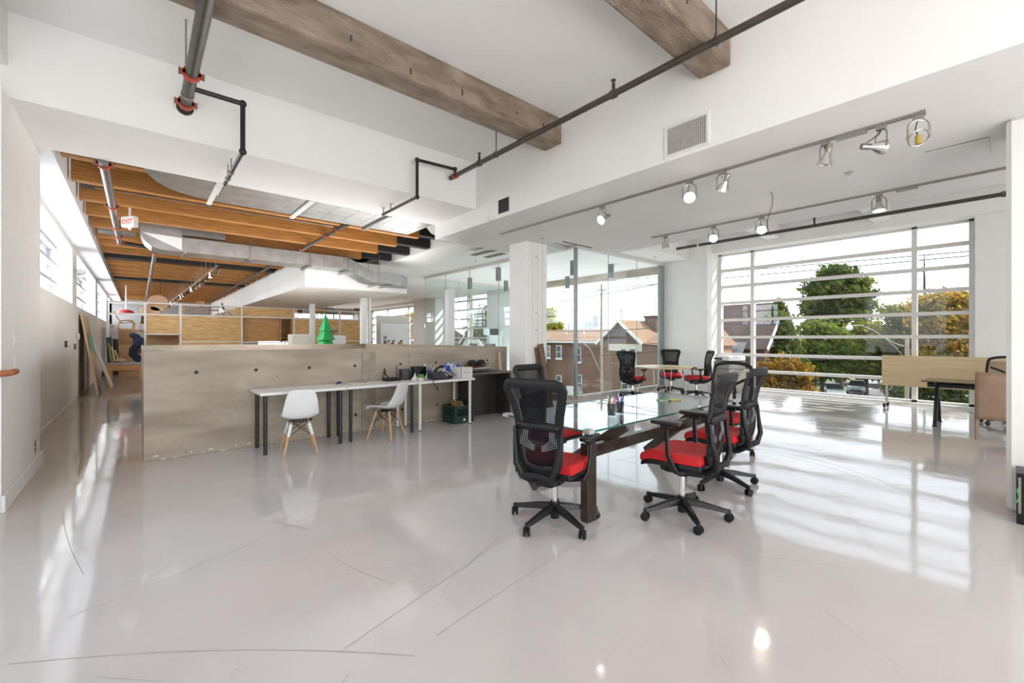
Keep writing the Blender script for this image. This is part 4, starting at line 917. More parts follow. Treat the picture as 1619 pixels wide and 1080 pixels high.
MB().grid([[Vector((-.215-.05*(max(0, z-.45)/.5)**1.5 - .012*(1-(2*k/8-1)**2), .225*(2*k/8-1)*(1-.06*(z-.3)), z)) for k in range(9)] for z in [.30, .38, .5, .62, .74, .86, .975]]).build('backrest', M_tan, t, smooth=2, solid=.02)
MB().box(-.21, .22, -.225, .225, .42, .46).build('seat', M_tan, t, bevel=.012); MB().box(-.205, .215, -.222, .222, .34, .42).build('apron', M_tan, t, bevel=.008)
for x, y in ((-.20, -.205), (-.20, .205), (.20, -.205), (.20, .205)): MB().tube([(x, y, .40), (x*1.04, y*1.02, 0)], [.024, .014], 4).build('leg', M_tan, t, bevel=.004)
arch_chair((11.05, .08, 0), radians(178), 'black mesh armchair behind the smoked glass desk, half hidden by the tan chair')
t = thing('equipment_box', 'black slatted equipment box on the floor against the scuffed column', 'box', (5.36, -.20, 0))
MB().box(-.15, .15, -.19, .19, .0, .40).build('body', M_black, t, bevel=.006); MB().box(-.165, -.15, -.17, .17, .03, .385).build('front_panel', M_dark, t, bevel=.004); MB().box(-.168, -.15, .165, .18, .09, .37).build('metal_strip', M_steel, t)
tag(MB().tube([(5.187, -.03, .31), (5.187, -.015, .27), (5.187, -.025, .22), (5.187, -.01, .17)], .004, 6).build('green_string', mat('green_string', (.1, .45, .12), .6, var=.1), smooth=True), 'short green string hanging on the black equipment box', 'string')
# ------------------------------------------------------------------ things on the desks
DZ = .781
def P(u, v, z=DZ):
    p = onz(u, v, z); p.y = min(p.y, 6.52); return p
t = thing('booklet', 'open magazine lying across the seam of the two desks', 'magazine', P(552, 607), .1)
M_pap = mat('printed_paper', (.62, .60, .60), .5, col2=(.32, .26, .30), scale=14, lo=.45, hi=.62)
MB().box(-.2, .0, -.11, .11, 0, .006).build('left_pages', M_pap, t); MB().box(.003, .2, -.10, .11, 0, .005).build('right_pages', mat('white_paper', (.75, .75, .77), .6, var=.02), t)
t = thing('fabric_roll', 'small navy roll lying beside the magazine', 'roll', P(533, 606)+Vector((-.02, .03, .016)), .9)
MB().cyl((-.06, 0, 0), (.06, 0, 0), .016, 12).build('roll', mat('navy_fabric', (.03, .045, .14), .8, var=.2, scale=60), t, smooth=True); MB().cyl((.045, 0, 0), (.065, 0, 0), .017, 12).build('band', M_dark, t)
t = thing('brush', 'small wooden-handled brush resting on the magazine', 'brush', P(572, 606)+Vector((0, 0, .012)), -.2)
MB().cyl((-.06, 0, 0), (.02, 0, 0), .006, 8).build('handle', M_wood, t); MB().box(.02, .07, -.012, .012, -.004, .004).build('bristles', mat('purple_bristle', (.14, .08, .16), .8, var=.1), t)
t = thing('wifi_router', 'black router with raised antennas on the middle desk', 'router', P(619, 602), radians(-4))
MB().add([(-.13, -.09, 0), (.13, -.09, 0), (.13, .09, 0), (-.13, .09, 0), (-.11, -.075, .03), (.11, -.075, .03), (.115, .08, .05), (-.115, .08, .05)], [(0, 3, 2, 1), (4, 5, 6, 7), (0, 1, 5, 4), (1, 2, 6, 5), (2, 3, 7, 6), (3, 0, 4, 7)]).build('body', M_black, t, bevel=.006)
for a, b in (((-.125, -.03, .03), (-.105, -.03, .165)), ((-.105, -.03, .165), (-.05, .06, .06)), ((-.115, .0, .12), (-.02, .05, .04)), ((.10, .07, .04), (.10, .075, .19))): MB().beam(Vector(a)*1.2, Vector(b)*1.25, .016, .010).build('antenna', M_black, t, bevel=.002)
t = thing('drive_enclosure', 'matte black cube drive enclosure next to the router', 'drive', P(641, 600)+Vector((.02, .04, 0)), radians(-12))
MB().box(-.10, .07, -.10, .10, .004, .165).build('case', mat('matte_grey_black', (.05, .05, .052), .55), t, bevel=.006); MB().box(-.0, .07, -.104, -.10, .012, .157).build('front_door', M_black, t)
for z in (.05, .08, .11): MB().box(-.012, -.006, -.105, -.1, z, z+.006).build('led', M_steel, t)
t = thing('drive_enclosure', 'taller glossy black enclosure behind the cube drive', 'drive', P(655, 598)+Vector((.03, .06, 0)), radians(-6))
MB().box(-.11, .11, -.08, .08, 0, .205).build('case', M_black, t, bevel=.006); MB().box(.0, .10, -.083, -.08, .02, .19).build('gloss_panel', mat('piano_black', (.01, .01, .012), .08), t)
def bulb(u, v, la, m2):
    t = thing('reflector_bulb', la, 'light bulb', P(u, v))
    MB().lathe([(.052, 0), (.058, .006), (.058, .014), (.034, .052), (.022, .065), (.020, .085)], 22).build('reflector', m2, t, smooth=True)
    MB().lathe([(.017, .085), (.0165, .115), (.010, .118)], 14).build('screw_base', M_steel, t, smooth=True)
bulb(656, 601, 'white reflector bulb standing in front of the cube drive', M_white)
bulb(675.5, 599, 'clear and white reflector bulb between the green-lidded jar and the projector', mat('bulb_clear', (.6, .6, .62), .2, metal=.3))
t = thing('jar', 'small white jar with a bright green screw lid', 'jar', P(665.5, 603))
MB().cyl((0, 0, 0), (0, 0, .062), .045, 22).build('body', mat('milky_plastic', (.62, .58, .55), .4, var=.03), t, smooth=True); MB().cyl((0, 0, .062), (0, 0, .108), .049, 22).build('lid', mat('green_lid', (.03, .27, .03), .4, var=.05), t, smooth=True)
M_bl = mat('blue_plastic', (.01, .05, .42), .35, var=.08, scale=20)
for u, v, la in ((667, 597, 'bright blue plastic tub behind the green-lidded jar'), (679, 597, 'bright blue plastic tub with white handle behind the projector')):
    t = thing('tub', la, 'tub', P(u, v)+Vector((.03, .14, 0)))
    MB().lathe([(.06, 0), (.075, .115), (.078, .12), (.070, .12), (.057, .01)], 20, caps=False).build('wall', M_bl, t, smooth=True); MB().cyl((0, 0, 0), (0, 0, .006), .06, 18).build('bottom', M_bl, t)
    MB().beam((-.02, 0, .02), (.02, -.01, .22), .02, .006).build('white_strap', M_white, t); MB().tube([(-.07, 0, .115), (-.05, 0, .18), (.04, 0, .19), (.075, 0, .115)], .006, 8).build('handle', M_white, t, smooth=True)
tag(MB().tube([P(664, 597)+Vector((.02, .1, .0)), P(664, 597)+Vector((.02, .1, .2)), P(664, 597)+Vector((.03, .1, .23)), P(664, 597)+Vector((.05, .1, .235)), P(664, 597)+Vector((.055, .1, .2))], .012, 8).build('hook_lamp', M_white, smooth=True), 'white bent pump neck standing behind the jar', 'pump')
t = thing('projector', 'chunky black projector at the front of the gadget desk', 'projector', P(694, 600)+Vector((.02, .04, 0)), radians(3))
MB().box(-.17, .15, -.09, .10, .006, .125).build('case', mat('projector_case', (.028, .029, .032), .5, var=.1), t, bevel=.02, seg=3); MB().box(-.05, .06, -.094, -.088, .03, .10).build('screen_panel', mat('slate_panel', (.05, .055, .07), .25), t)
MB().tube([(-.07, .02, .12), (-.03, .0, .19), (.05, .0, .19), (.09, .02, .12)], .018, 8).build('handle', M_black, t, smooth=True)
MB().cbox((.19, -.04, .04), (.07, .08, .07)).build('power_brick', M_black, t, bevel=.006)
for k in range(3): tag(MB().tube([P(686+9*k, 600)+Vector((.04*k-.03, .02+.02*k, .12)), P(690+9*k, 600)+Vector((0, .05, .20-.02*k)), P(697+8*k, 600)+Vector((.03, .02, .15-.02*k)), P(703+6*k, 600)+Vector((.05, -.02, .06))], .0065, 6).build('cable', M_frame if k < 2 else M_dark, smooth=True), ('white cable looped over the black projector', 'second white cable draped behind the projector handle', 'dark cable trailing from the projector to the plastic bag')[k], 'cable')
t = thing('cord', 'black cord with silver plug hanging off the desk edge', 'cord', (0, 0, 0))
q = ony(684.5, 602, 6.03)
MB().tube([q+Vector((0, .04, .035)), q+Vector((0, -.005, .02)), ony(686, 607, 6.03), ony(690, 612.5, 6.03)], .006, 8).build('wire', M_black, t, smooth=True); MB().tube([ony(690, 612.5, 6.03), ony(693, 617, 6.03)], .011, 8).build('plug', M_dark, t, smooth=True); MB().tube([ony(693, 617, 6.03), ony(694, 618.5, 6.03)], .006, 8).build('tip', M_steel, t, smooth=True)
# blue plastic bag: crumpled ellipsoid
def crumple(rx, ry, rz, seed, amp=.18, n=18, m=11):
    random.seed(seed); mb = MB(); vs = []
    ph = [random.uniform(0, 6.28) for _ in range(8)]
    for i in range(m+1):
        th = pi*i/m
        for k in range(n):
            a = 2*pi*k/n; s = 1+amp*(sin(3*a+ph[0]+2*th)*.5+sin(5*a+ph[1]-3*th)*.3+sin(7*th+ph[2]+2*a)*.3)
            vs.append((rx*sin(th)*cos(a)*s, ry*sin(th)*sin(a)*s, rz*(1-cos(th))*(1+.1*sin(4*a+ph[3]))))
    fs = [(i*n+k, i*n+(k+1) % n, (i+1)*n+(k+1) % n, (i+1)*n+k) for i in range(m) for k in range(n)]
    return mb.add(vs, fs)
t = thing('plastic_bag', 'crumpled blue and white plastic bag behind the white box', 'bag', P(716, 596)+Vector((.06, .12, .002)))
crumple(.20, .12, .115, 3).build('blue_film', mat('blue_white_film', (.02, .07, .38), .25, col2=(.7, .74, .8), scale=9, lo=.5, hi=.58), t, smooth=True)
crumple(.09, .07, .10, 5).build('white_film', mat('white_film', (.68, .70, .76), .3, var=.06, scale=8), t, smooth=True, loc=(-.02, -.07, 0))
tag(MB().box(-.12, .12, -.08, .08, 0, .06).build('carton', M_black, loc=P(702, 596)+Vector((.1, .22, .135)), bevel=.004), 'small black carton lying on top behind the blue plastic bag', 'box')
bpy.data.objects[-1] if False else None
t = thing('product_box', 'white retail box with a blue stripe at the desk corner', 'box', P(736, 598)+Vector((.0, .08, 0)), radians(3))
MB().box(-.14, .14, -.09, .09, 0, .185).build('carton', mat('white_carton', (.72, .71, .69), .5, var=.01), t, bevel=.003); MB().box(-.115, -.10, -.0912, -.09, .002, .183).build('stripe', mat('navy_stripe', (.03, .05, .14), .4), t)
text('lettering', 'Synology', .036, mat('grey_print', (.35, .35, .36), .5), (.02, -.0915, .10), (pi/2, 0, 0), t)
# clothes on the bookcase
BZ = .849
for k, (u, v, sx, sy, h, z, la, m) in enumerate(((761, 588, .23, .17, .03, 0, 'folded grey garment at the bottom of the pile on the bookcase', mat('grey_knit', (.13, .13, .14), .9, var=.2, scale=40)), (760, 588, .22, .16, .018, .034, 'folded white shirt in the middle of the pile on the bookcase', mat('white_cotton', (.6, .61, .64), .9, var=.05, scale=30)), (754, 588, .24, .15, .022, .066, 'folded dark red and black garment near the top of the bookcase pile', mat('red_black_cloth', (.16, .02, .018), .9, col2=(.02, .018, .02), scale=8, lo=.5, hi=.56)))):
    p = P(u, v, BZ)
    tag(crumple(sx, sy, h, 20+k, .07).build('folded_garment', m, smooth=True, loc=(p.x+.02, p.y+.08, BZ+.003+z*1.25)), la, 'garment', 'clothes pile on the bookcase')
M_cap = mat('black_cap_cloth', (.015, .015, .018), .85, var=.2, scale=60)
for j, (dx, la) in enumerate(((-.10, 'black baseball cap lying nearer the blue bag on the clothes pile'), (.10, 'black baseball cap with white emblem lying on the clothes pile'))):
    p = P(755, 588, BZ); t = thing('baseball_cap', la, 'cap', (p.x+.04+dx, p.y+.08, BZ+.135), radians(-70+40*j))
    MB().lathe([(.085, 0), (.084, .03), (.07, .06), (.04, .078), (.001, .084)], 20, caps=False).build('crown', M_cap, t, smooth=True)
    MB().grid([[(.075*cos(a)+r*cos(a)*.085, .075*sin(a)+r*sin(a)*.05, .004+.012*r*(1-abs(a))) for a in [-.9+1.8*k/8 for k in range(9)]] for r in (0, .5, 1)]).build('visor', M_cap, t, smooth=2, solid=.004)
    if j: MB().tube([(.083*cos(a), .083*sin(a), .035+.012*sin(9*a)) for a in [-.5+1.0*k/16 for k in range(17)]], .004, 6).build('emblem', M_white, t)
t = thing('lumber_offcut', 'pale upright wood offcut leaning on the parapet above the bookcase', 'board', (5.29, 6.50, BZ))
MB().beam((0, -.02, 0), (.11, .155, .34), .055, .02, (0, -1, 0)).build('board', mat('pale_pine', (.60, .42, .25), .6, col2=(.68, .5, .33), scale=9, stretch=(4, 4, .3)), t, bevel=.002)
for dx, dz, la, ly in ((0, 0, 'wide brown wood plank leaning on the square column', .0), (-.075, -.05, 'narrow edge-on wood plank leaning behind the wide plank on the column', .028)):
    t = thing('floor_plank', la, 'plank', (5.86+dx, 5.70+ly, 0), 0)
    MB().beam((.05, 0, .0), (-.06, .20, 1.335+dz), .15 if dx == 0 else .10, .014, (0, -1, 0)).build('board', M_walnut, t, bevel=.002)
    if dx == 0: MB().beam((-.05, .187, 1.315), (-.053, .192, 1.355), .12, .012, (0, -1, 0)).build('tongue', M_walnut, t)
# milk crate
t = thing('milk_crate', 'dark green plastic milk crate full of cables under the gadget desk', 'crate', (4.21, 6.375, 0), radians(4))
M_cr = mat('dark_green_crate', (.012, .045, .038), .45, var=.1, scale=15)
W2, H2, D2 = .155, .30, .175
for s in (-1, 1):
    for ax in (0, 1):
        L = W2 if ax == 0 else D2; O = D2 if ax == 0 else W2
        mb = MB()
        def bar(a, b, z0, z1):
            if ax == 0: mb.box(a, b, s*O-.008, s*O+.008, z0, z1)
            else: mb.box(s*O-.008, s*O+.008, a, b, z0, z1)
        bar(-L, L, .0, .12); bar(-L, L, .25, .30); bar(-L, -L+.04, .12, .25); bar(L-.04, L, .12, .25); bar(-L, L, .195, .21)
        for k in range(1, 7):
            c = -L+.04+(2*L-.08)*k/7
            for sg in (-1, 1):
                a = (c-.03*sg, s*O, .12) if ax == 0 else (s*O, c-.03*sg, .12); b = (c+.03*sg, s*O, .25) if ax == 0 else (s*O, c+.03*sg, .25)
                mb.beam(a, b, .008, .007)
        mb.build('side_panel', M_cr, t)
MB().box(-W2, W2, -D2, D2, 0, .012).build('bottom', M_cr, t)
for x in (-W2, W2):
    for y in (-D2, D2): MB().box(x-.011, x+.011, y-.011, y+.011, 0, .30).build('corner_rib', M_cr, t, bevel=.003)
MB().beam((.005, -.184, .05), (.055, -.184, .05), .004, .022).tube([(.015, -.1845, .068), (.025, -.1845, .085), (.042, -.1845, .08), (.028, -.1845, .07), (.045, -.1845, .066)], .006, 6).build('logo_print', M_white, t)
M_ycab = mat('yellow_cable', (.40, .25, .03), .5, var=.15, scale=20)
random.seed(5)
for k in range(5):
    a0 = random.uniform(0, 6); c = Vector((4.21+random.uniform(-.06, .06), 6.375+random.uniform(-.07, .07), .26+.02*k)); R = random.uniform(.05, .075)
    tag(MB().tube([c+Vector((R*cos(a0+q), R*sin(a0+q)*.8, .028*sin(2*q+k))) for q in [2*pi*i/20 for i in range(20)]], .010, 6, closed=True).build('coiled_cable', M_ycab if k != 2 else M_bl, smooth=True), (('coil of yellow cable lying deepest in the milk crate', 'coil of yellow cable under the blue coil in the milk crate', '', 'coil of yellow cable on the blue coil in the milk crate', 'topmost coil of yellow cable in the milk crate')[k] if k != 2 else 'coil of blue cable in the milk crate'), 'cable', 'cables in the milk crate')
tag(MB().tube([(4.09+.11+.115*cos(q), 6.36, .27+.125*sin(q)) for q in [pi*i/14 for i in range(15)]], .005, 6).build('wire_loop', M_black, smooth=True), 'black wire loop arching out of the milk crate', 'wire')
tag(MB().cyl((4.30, 6.40, .2), (4.315, 6.39, .345), .03, 14).build('spray_can', mat('grey_can', (.30, .31, .33), .4, var=.1), smooth=True), 'grey can end poking out of the milk crate', 'can')
# ------------------------------------------------------------------ left wall fittings and leaning pictures
t = thing('light_switch', 'double white light switch plate on the near wall pier', 'switch', onx(23.5, 537, -.87)); MB().box(0, .006, -.075, .075, -.07, .07).build('plate', M_rail, t, bevel=.002)
for y in (-.035, .035): MB().box(.006, .011, y-.02, y+.02, -.035, .035).build('rocker', M_white, t, bevel=.002)
t = thing('light_switch', 'single white switch plate below the double switch on the pier', 'switch', onx(23.5, 573, -.87)); MB().box(0, .006, -.05, .05, -.065, .065).build('plate', M_rail, t, bevel=.002); MB().box(.006, .011, -.02, .02, -.035, .035).build('rocker', M_frame, t, bevel=.002)
t = thing('wall_outlet', 'small grey wall outlet low on the pier above the baseboard', 'outlet', onx(54, 707, -.87)); MB().box(0, .008, -.05, .05, -.075, .075).build('plate', M_steel, t, bevel=.002)
for z in (-.03, .03): MB().box(.008, .010, -.02, .02, z-.018, z+.018).build('socket', M_dark, t)
p = onx(29, 582, -.87)
t = thing('door_bar', 'horizontal steel and copper bar handle on the edge of the pier', 'handle', (-1.0, 5.50, p.z-.02))
MB().cyl((-.38, -.04, 0), (.02, -.05, 0), .024, 14).build('steel_bar', M_chrome, t, smooth=True); MB().tube([(.02, -.05, 0), (.13, -.03, .01), (.175, .01, .01), (.175, .25, .01)], .026, 14).build('copper_grip', mat('copper_paint', (.36, .12, .05), .4, var=.1), t, smooth=True)
for u, v, w, h, la, m, nm in ((103, 544, .05, .13, 'black thermostat box on the long left wall', M_dark, 'thermostat'), (117.5, 548, .05, .13, 'dark red pull station on the long left wall beside the thermostat', mat('alarm_red', (.22, .05, .04), .5), 'pull_station'), (123, 532, .06, .14, 'white control panel on the long left wall near the leaning painting', M_rail, 'control_panel')):
    p = onx(u, v, -1.135); t = thing(nm, la, nm.replace('_', ' '), p); MB().box(0, .03, -w*1.6, w*1.6, -h/2, h/2).build('case', m, t, bevel=.004); MB().box(.03, .033, -w, w, -h*.2, h*.3).build('face', M_frame, t)
t = thing('security_camera', 'white bullet security camera between the first two left windows', 'camera', (-1.15, 14.45, 2.98)); MB().cyl((0, 0, 0), (.12, 0, .0), .03, 10).build('bracket', M_frame, t); MB().cyl((.12, -.14, .05), (.12, .14, .07), .06, 14).build('body', M_frame, t, smooth=True); MB().cyl((.12, -.12, -.07), (.12, .02, -.07), .05, 14).build('lens_hood', M_steel, t, smooth=True)
def leaning(name, la, cat, xb, y0, y1, h, xt, m, th=.04, me=None):
    t = thing(name, la, cat, (xb, (y0+y1)/2, 0)); w = (y1-y0)/2; dx = xt-xb
    n = Vector((h, 0, -dx)).normalized()
    F = [Vector((0, -w, 0)), Vector((0, w, 0)), Vector((dx, w, h)), Vector((dx, -w, h))]
    mb = MB(); B_ = [p - n*th for p in F]
    low = min(p.z for p in F+B_); F = [p-Vector((0, 0, low)) for p in F]; B_ = [p-Vector((0, 0, low)) for p in B_]
    mb.add(B_+[p-n*.002 for p in F], [(3, 2, 1, 0), (4, 5, 6, 7), (0, 1, 5, 4), (1, 2, 6, 5), (2, 3, 7, 6), (3, 0, 4, 7)]).build('stretcher', me or M_maple, t)
    mb = MB(); mb.add([p-n*.0015 for p in F]+F, [(4, 5, 6, 7), (0, 1, 5, 4), (1, 2, 6, 5), (2, 3, 7, 6), (3, 0, 4, 7)]).build('face', m, t)
    return t, F, n
M_art = mat('painted_canvas', (.10, .42, .36), .6, col2=(.55, .42, .28), scale=1.1, lo=.42, hi=.46, detail=1)
t, Fp, n = leaning('canvas_painting', 'large abstract painting in mint, tan and pink leaning on the left wall', 'painting', -.78, 15.3, 17.0, 2.06, -1.08, M_art)
def on_canvas(a, b): return Fp[0].lerp(Fp[1], a).lerp(Fp[3].lerp(Fp[2], a), b) + n*.001
for pts, c, nm in (([(0, 0), (.55, 0), (.5, .45), (.3, .62), (0, .5)], (.58, .42, .30), 'tan_shape'), ([(.15, 0), (.5, .0), (.62, .3), (.4, .42), (.2, .25)], (.75, .28, .38), 'pink_shape'), ([(.0, .5), (.3, .62), (.35, .8), (.1, .78), (.0, .7)], (.30, .14, .07), 'brown_shape'), ([(.6, 0), (.95, 0), (.9, .2), (.7, .3)], (.06, .22, .22), 'teal_shape'), ([(.5, .7), (.62, .74), (.6, .86), (.48, .82)], (.05, .10, .09), 'dark_shape'), ([(.25, .3), (.4, .5), (.2, .55)], (.2, .25, .08), 'green_shape')):
    MB().add([on_canvas(a, b) for a, b in pts], [tuple(range(len(pts)))]).build(nm, mat('paint_'+nm, c, .6, var=.1, scale=4), t)
leaning('white_board', 'plain white board leaning on the left wall behind the painting', 'board', -.60, 17.25, 18.35, 1.46, -1.06, mat('matte_white_board', (.74, .72, .70), .6, var=.01), .03)
# ------------------------------------------------------------------ plywood and steel shelving far behind
SY = 22.0
sh = thing('shelving_unit', 'long white steel shelving with plywood panels behind the stair parapet', 'shelving', (0, 0, 0))
posts = [-.89, .18, 1.28, 3.40, 5.50, 7.60, 8.90]
ztop = {-.89: 2.88, .18: 2.88, 1.28: 2.88, 3.4: 2.89, 5.5: 2.89, 7.6: 2.89, 8.9: 2.89}
for x in posts:
    MB().box(x-.03, x+.03, SY-.03, SY+.03, 0, ztop[x]).build('post', M_rail, sh); MB().box(x-.025, x+.025, SY+.85, SY+.9, 0, ztop[x]).build('post', M_rail, sh)
for z in (2.85, 2.41): MB().box(-.89, 8.9, SY-.025, SY+.025, z-.022, z+.022).build('rail', M_rail, sh); MB().box(-.89, 8.9, SY+.86, SY+.9, z-.02, z+.02).build('rail', M_rail, sh)
MB().box(.18, 8.9, SY-.02, SY+.9, 2.415, 2.43).build('shelf_board', M_rail, sh)
for a, b, z in ((.18, 1.28, 1.63), (1.28, 3.4, 1.33), (3.4, 5.5, 1.30), (5.5, 7.6, 1.33), (7.6, 8.9, 1.33)): MB().box(a, b, SY-.03, SY+.9, z-.02, z+.02).build('shelf_board', M_rail, sh)
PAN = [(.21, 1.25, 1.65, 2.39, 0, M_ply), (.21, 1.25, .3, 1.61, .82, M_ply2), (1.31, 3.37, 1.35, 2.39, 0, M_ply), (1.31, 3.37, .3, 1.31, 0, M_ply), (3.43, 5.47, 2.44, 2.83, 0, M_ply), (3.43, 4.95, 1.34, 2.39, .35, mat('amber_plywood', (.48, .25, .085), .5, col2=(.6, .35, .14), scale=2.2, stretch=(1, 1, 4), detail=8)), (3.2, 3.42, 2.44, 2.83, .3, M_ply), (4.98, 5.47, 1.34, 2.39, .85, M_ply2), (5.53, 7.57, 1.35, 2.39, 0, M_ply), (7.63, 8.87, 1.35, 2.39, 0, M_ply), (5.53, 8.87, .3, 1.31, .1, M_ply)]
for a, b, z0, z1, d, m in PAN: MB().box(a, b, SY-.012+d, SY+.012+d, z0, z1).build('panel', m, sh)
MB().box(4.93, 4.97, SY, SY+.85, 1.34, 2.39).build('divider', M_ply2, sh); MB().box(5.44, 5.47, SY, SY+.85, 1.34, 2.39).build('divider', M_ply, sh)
def mini_chair(name, la, x, z, ang, m, kind, y=SY+.4, s=1.0):
    t = thing(name, la, 'chair', (x, y, z), ang); t.scale = (s, s, s)
    if kind == 'ply':
        MB().grid([[(-.20+.03*abs(2*k/8-1)**2-.08*(z_-.5), .20*(2*k/8-1)*(1-.15*abs(z_-.68)/.14), z_) for k in range(9)] for z_ in (.54, .58, .66, .74, .78)]).build('backrest', m, t, smooth=2, solid=.014)
        MB().grid([[(x_, .22*(2*k/8-1), .42+.03*(2*k/8-1)**2-.02*x_) for k in range(9)] for x_ in (-.17, -.1, 0, .12, .2, .24)]).build('seat', m, t, smooth=2, solid=.014)
        MB().tube([(-.05, 0, .41), (-.17, 0, .46), (-.22, 0, .56), (-.23, 0, .66)], .02, 6, flat=.5).build('spine', m, t)
        for x_, y_ in ((.22, -.2), (.22, .2), (-.24, -.21), (-.24, .21)): MB().tube([(x_*.45, y_*.5, .40), (x_*.9, y_*.95, .36), (x_, y_, 0)], [.02, .018, .013], 6).build('leg', m, t)
    elif kind == 'spindle':
        MB().box(-.21, .23, -.24, .24, .36, .41).build('seat', m, t, bevel=.01); MB().beam((-.26, -.25, .72), (-.26, .25, .72), .03, .05).build('top_rail', m, t)
        for k in range(7): MB().cyl((-.2, -.2+.066*k, .40), (-.26, -.2+.066*k, .71), .008, 6).build('spindle', m, t)
        for s_ in (-1, 1): MB().beam((-.22, s_*.26, .60), (.22, s_*.26, .56), .045, .02).build('arm', m, t)
        for x_, y_ in ((.22, -.26), (.22, .26), (-.25, -.26), (-.25, .26)): MB().tube([(x_*.9, y_, .57 if x_ > 0 else .72), (x_, y_, 0)], .016, 6).build('leg', m, t)
        MB().beam((.22, -.26, .15), (.22, .26, .15), .02, .02).build('stretcher', m, t)
    elif kind == 'wire':
        w = MB()
        for k in range(8): q = -.2+.4*k/7; w.tube([(.22, q, .43), (-.12, q, .40), (-.2, q, .5), (-.26, q*.8, .80)], .007, 5)
        for x_, z_, w_ in ((.22, .43, .2), (0, .415, .21), (-.17, .45, .21), (-.22, .6, .19), (-.26, .80, .16)): w.tube([(x_, -w_, z_+.02), (x_, 0, z_), (x_, w_, z_+.02)], .007, 5)
        o = w.build('wire_shell', M_black, t); o['kind'] = 'stuff'
        for x_, y_ in ((.22, -.2), (.22, .2), (-.22, -.2), (-.22, .2)): MB().tube([(x_*.2, y_*.3, .40), (x_, y_, 0)], .008, 6).build('leg', M_black, t)
    elif kind == 'bent':
        for s_ in (-1, 1): MB().tube([(.26, s_*.25, .0), (.3, s_*.25, .28), (.22, s_*.25, .42), (0, s_*.25, .44), (-.25, s_*.25, .40), (-.30, s_*.25, .10), (-.24, s_*.25, 0), (.26, s_*.25, .0)], .018, 6, flat=1.6).build('bent_side_frame', m, t)
        MB().grid([[(x_, q, z_) for q in (-.23, 0, .23)] for x_, z_ in ((.25, .36), (.1, .33), (-.12, .30), (-.2, .34), (-.34, .62), (-.43, .86))]).build('seat_sling', mat('olive_webbing', (.16, .12, .05), .8, var=.2, scale=40), t, solid=.03)
    return t
M_tch = mat('orange_beech', (.50, .24, .085), .45, col2=(.58, .30, .12), scale=9)
mini_chair('plywood_chair', 'bent plywood chair with open back on the shelf top beside the spindle chair', 1.95, 2.431, radians(-100), M_tch, 'ply', s=.80)
mini_chair('lounge_chair', 'slatted wooden armchair left of the heart-backed chair gap on the shelf top', 1.50, 2.431, radians(-60), M_tch, 'spindle', s=.52)
mini_chair('spindle_chair', 'small spindle-back wooden armchair next to the black wire chair on the shelf', 2.42, 2.431, radians(-95), mat('dark_teak', (.22, .10, .045), .5, var=.1), 'spindle', s=.62)
mini_chair('wire_chair', 'black wire shell chair at the end of the open shelf top', 2.90, 2.436, radians(5), M_black, 'wire', s=.70)
mini_chair('plywood_chair', 'dark red leather chair on the upper shelf beside the white column', 5.85, 2.431, radians(-110), mat('rust_leather', (.28, .06, .025), .5, var=.1), 'ply', s=.55)
mini_chair('spindle_chair', 'tan spindle chair on the upper shelf beyond the green tree', 8.05, 2.431, radians(-80), M_tch, 'spindle', s=.75)
mini_chair('plywood_chair', 'brown bent plywood chair at the window end of the upper shelf', 8.6, 2.431, radians(-120), mat('brown_ply', (.26, .12, .05), .5, var=.1), 'ply', s=.8)
mini_chair('spindle_chair', 'tall grey-legged stool chair on the upper shelf above the tree', 7.3, 2.431, radians(-90), mat('charcoal_stain', (.06, .05, .05), .5, var=.1), 'spindle', s=.8)
t = thing('round_stool', 'orange drum-shaped stool on the upper shelf by the tree top', 'stool', (6.72, SY+.35, 2.431)); MB().cyl((0, 0, .30), (0, 0, .50), .22, 20).build('seat', mat('orange_felt', (.55, .24, .03), .8, var=.05), t, bevel=.03)
for k in range(4): a = pi/4+pi/2*k; MB().cyl((.15*cos(a), .15*sin(a), .3), (.2*cos(a), .2*sin(a), 0), .015, 6).build('leg', M_dark, t)
t = thing('plywood_lamp', 'curled plywood pendant hanging above the first shelf bay', 'pendant', (.60, SY+.3, 2.46))
M_ven = mat('pink_beech_veneer', (.58, .34, .19), .45, col2=(.66, .42, .26), scale=4)
for k, (dx, zc, rx, rz, dy) in enumerate(((-.02, .42, .335, .33, 0), (-.25, .10, .32, .20, -.08))):
    MB().prism([(rx*cos(a), rz*sin(a)) for a in [2*pi*i/28 for i in range(28)]], -.06, .06, Matrix.Translation((dx, dy, zc)) @ Matrix.Rotation(pi/2, 4, 'X')).build('veneer_disc', M_ven, t, bevel=.03, seg=3)
MB().prism([(.24*cos(a)-.05, .13*sin(a)+.20) for a in [2*pi*i/20 for i in range(20)]], .02, .14, Matrix.Rotation(pi/2, 4, 'X')).build('veneer_fold', M_ven, t, bevel=.03)
MB().cyl((.05, 0, .8), (.05, 0, 1.7), .006, 6).build('cord', M_dark, t)
t = thing('toy_stool', 'small wooden stool with black pegs in the dark shelf niche', 'stool', (5.18, SY+.4, 1.322)); MB().box(-.16, .16, -.1, .1, .16, .21).build('seat', M_tch, t, bevel=.01)
for x in (-.13, .13): MB().cyl((x, 0, 0), (x, 0, .16), .025, 8).build('leg', M_tch, t)
for k in range(6): MB().cyl((-.125+.05*k, 0, .21), (-.125+.05*k, 0, .26), .012, 8).build('peg', M_black, t)
tag(MB().box(-.14, .14, -.012, .012, 0, .22).build('wood_block', M_tch, loc=(5.18, SY+.75, 1.75), bevel=.02), 'square orange wood panel fixed inside the dark shelf niche', 'panel')
tag(crumple(.07, .06, .05, 9).build('black_bundle', M_black, smooth=True, loc=(5.03, SY+.25, 1.322)), 'small black bundle at the side of the shelf niche', 'bundle')
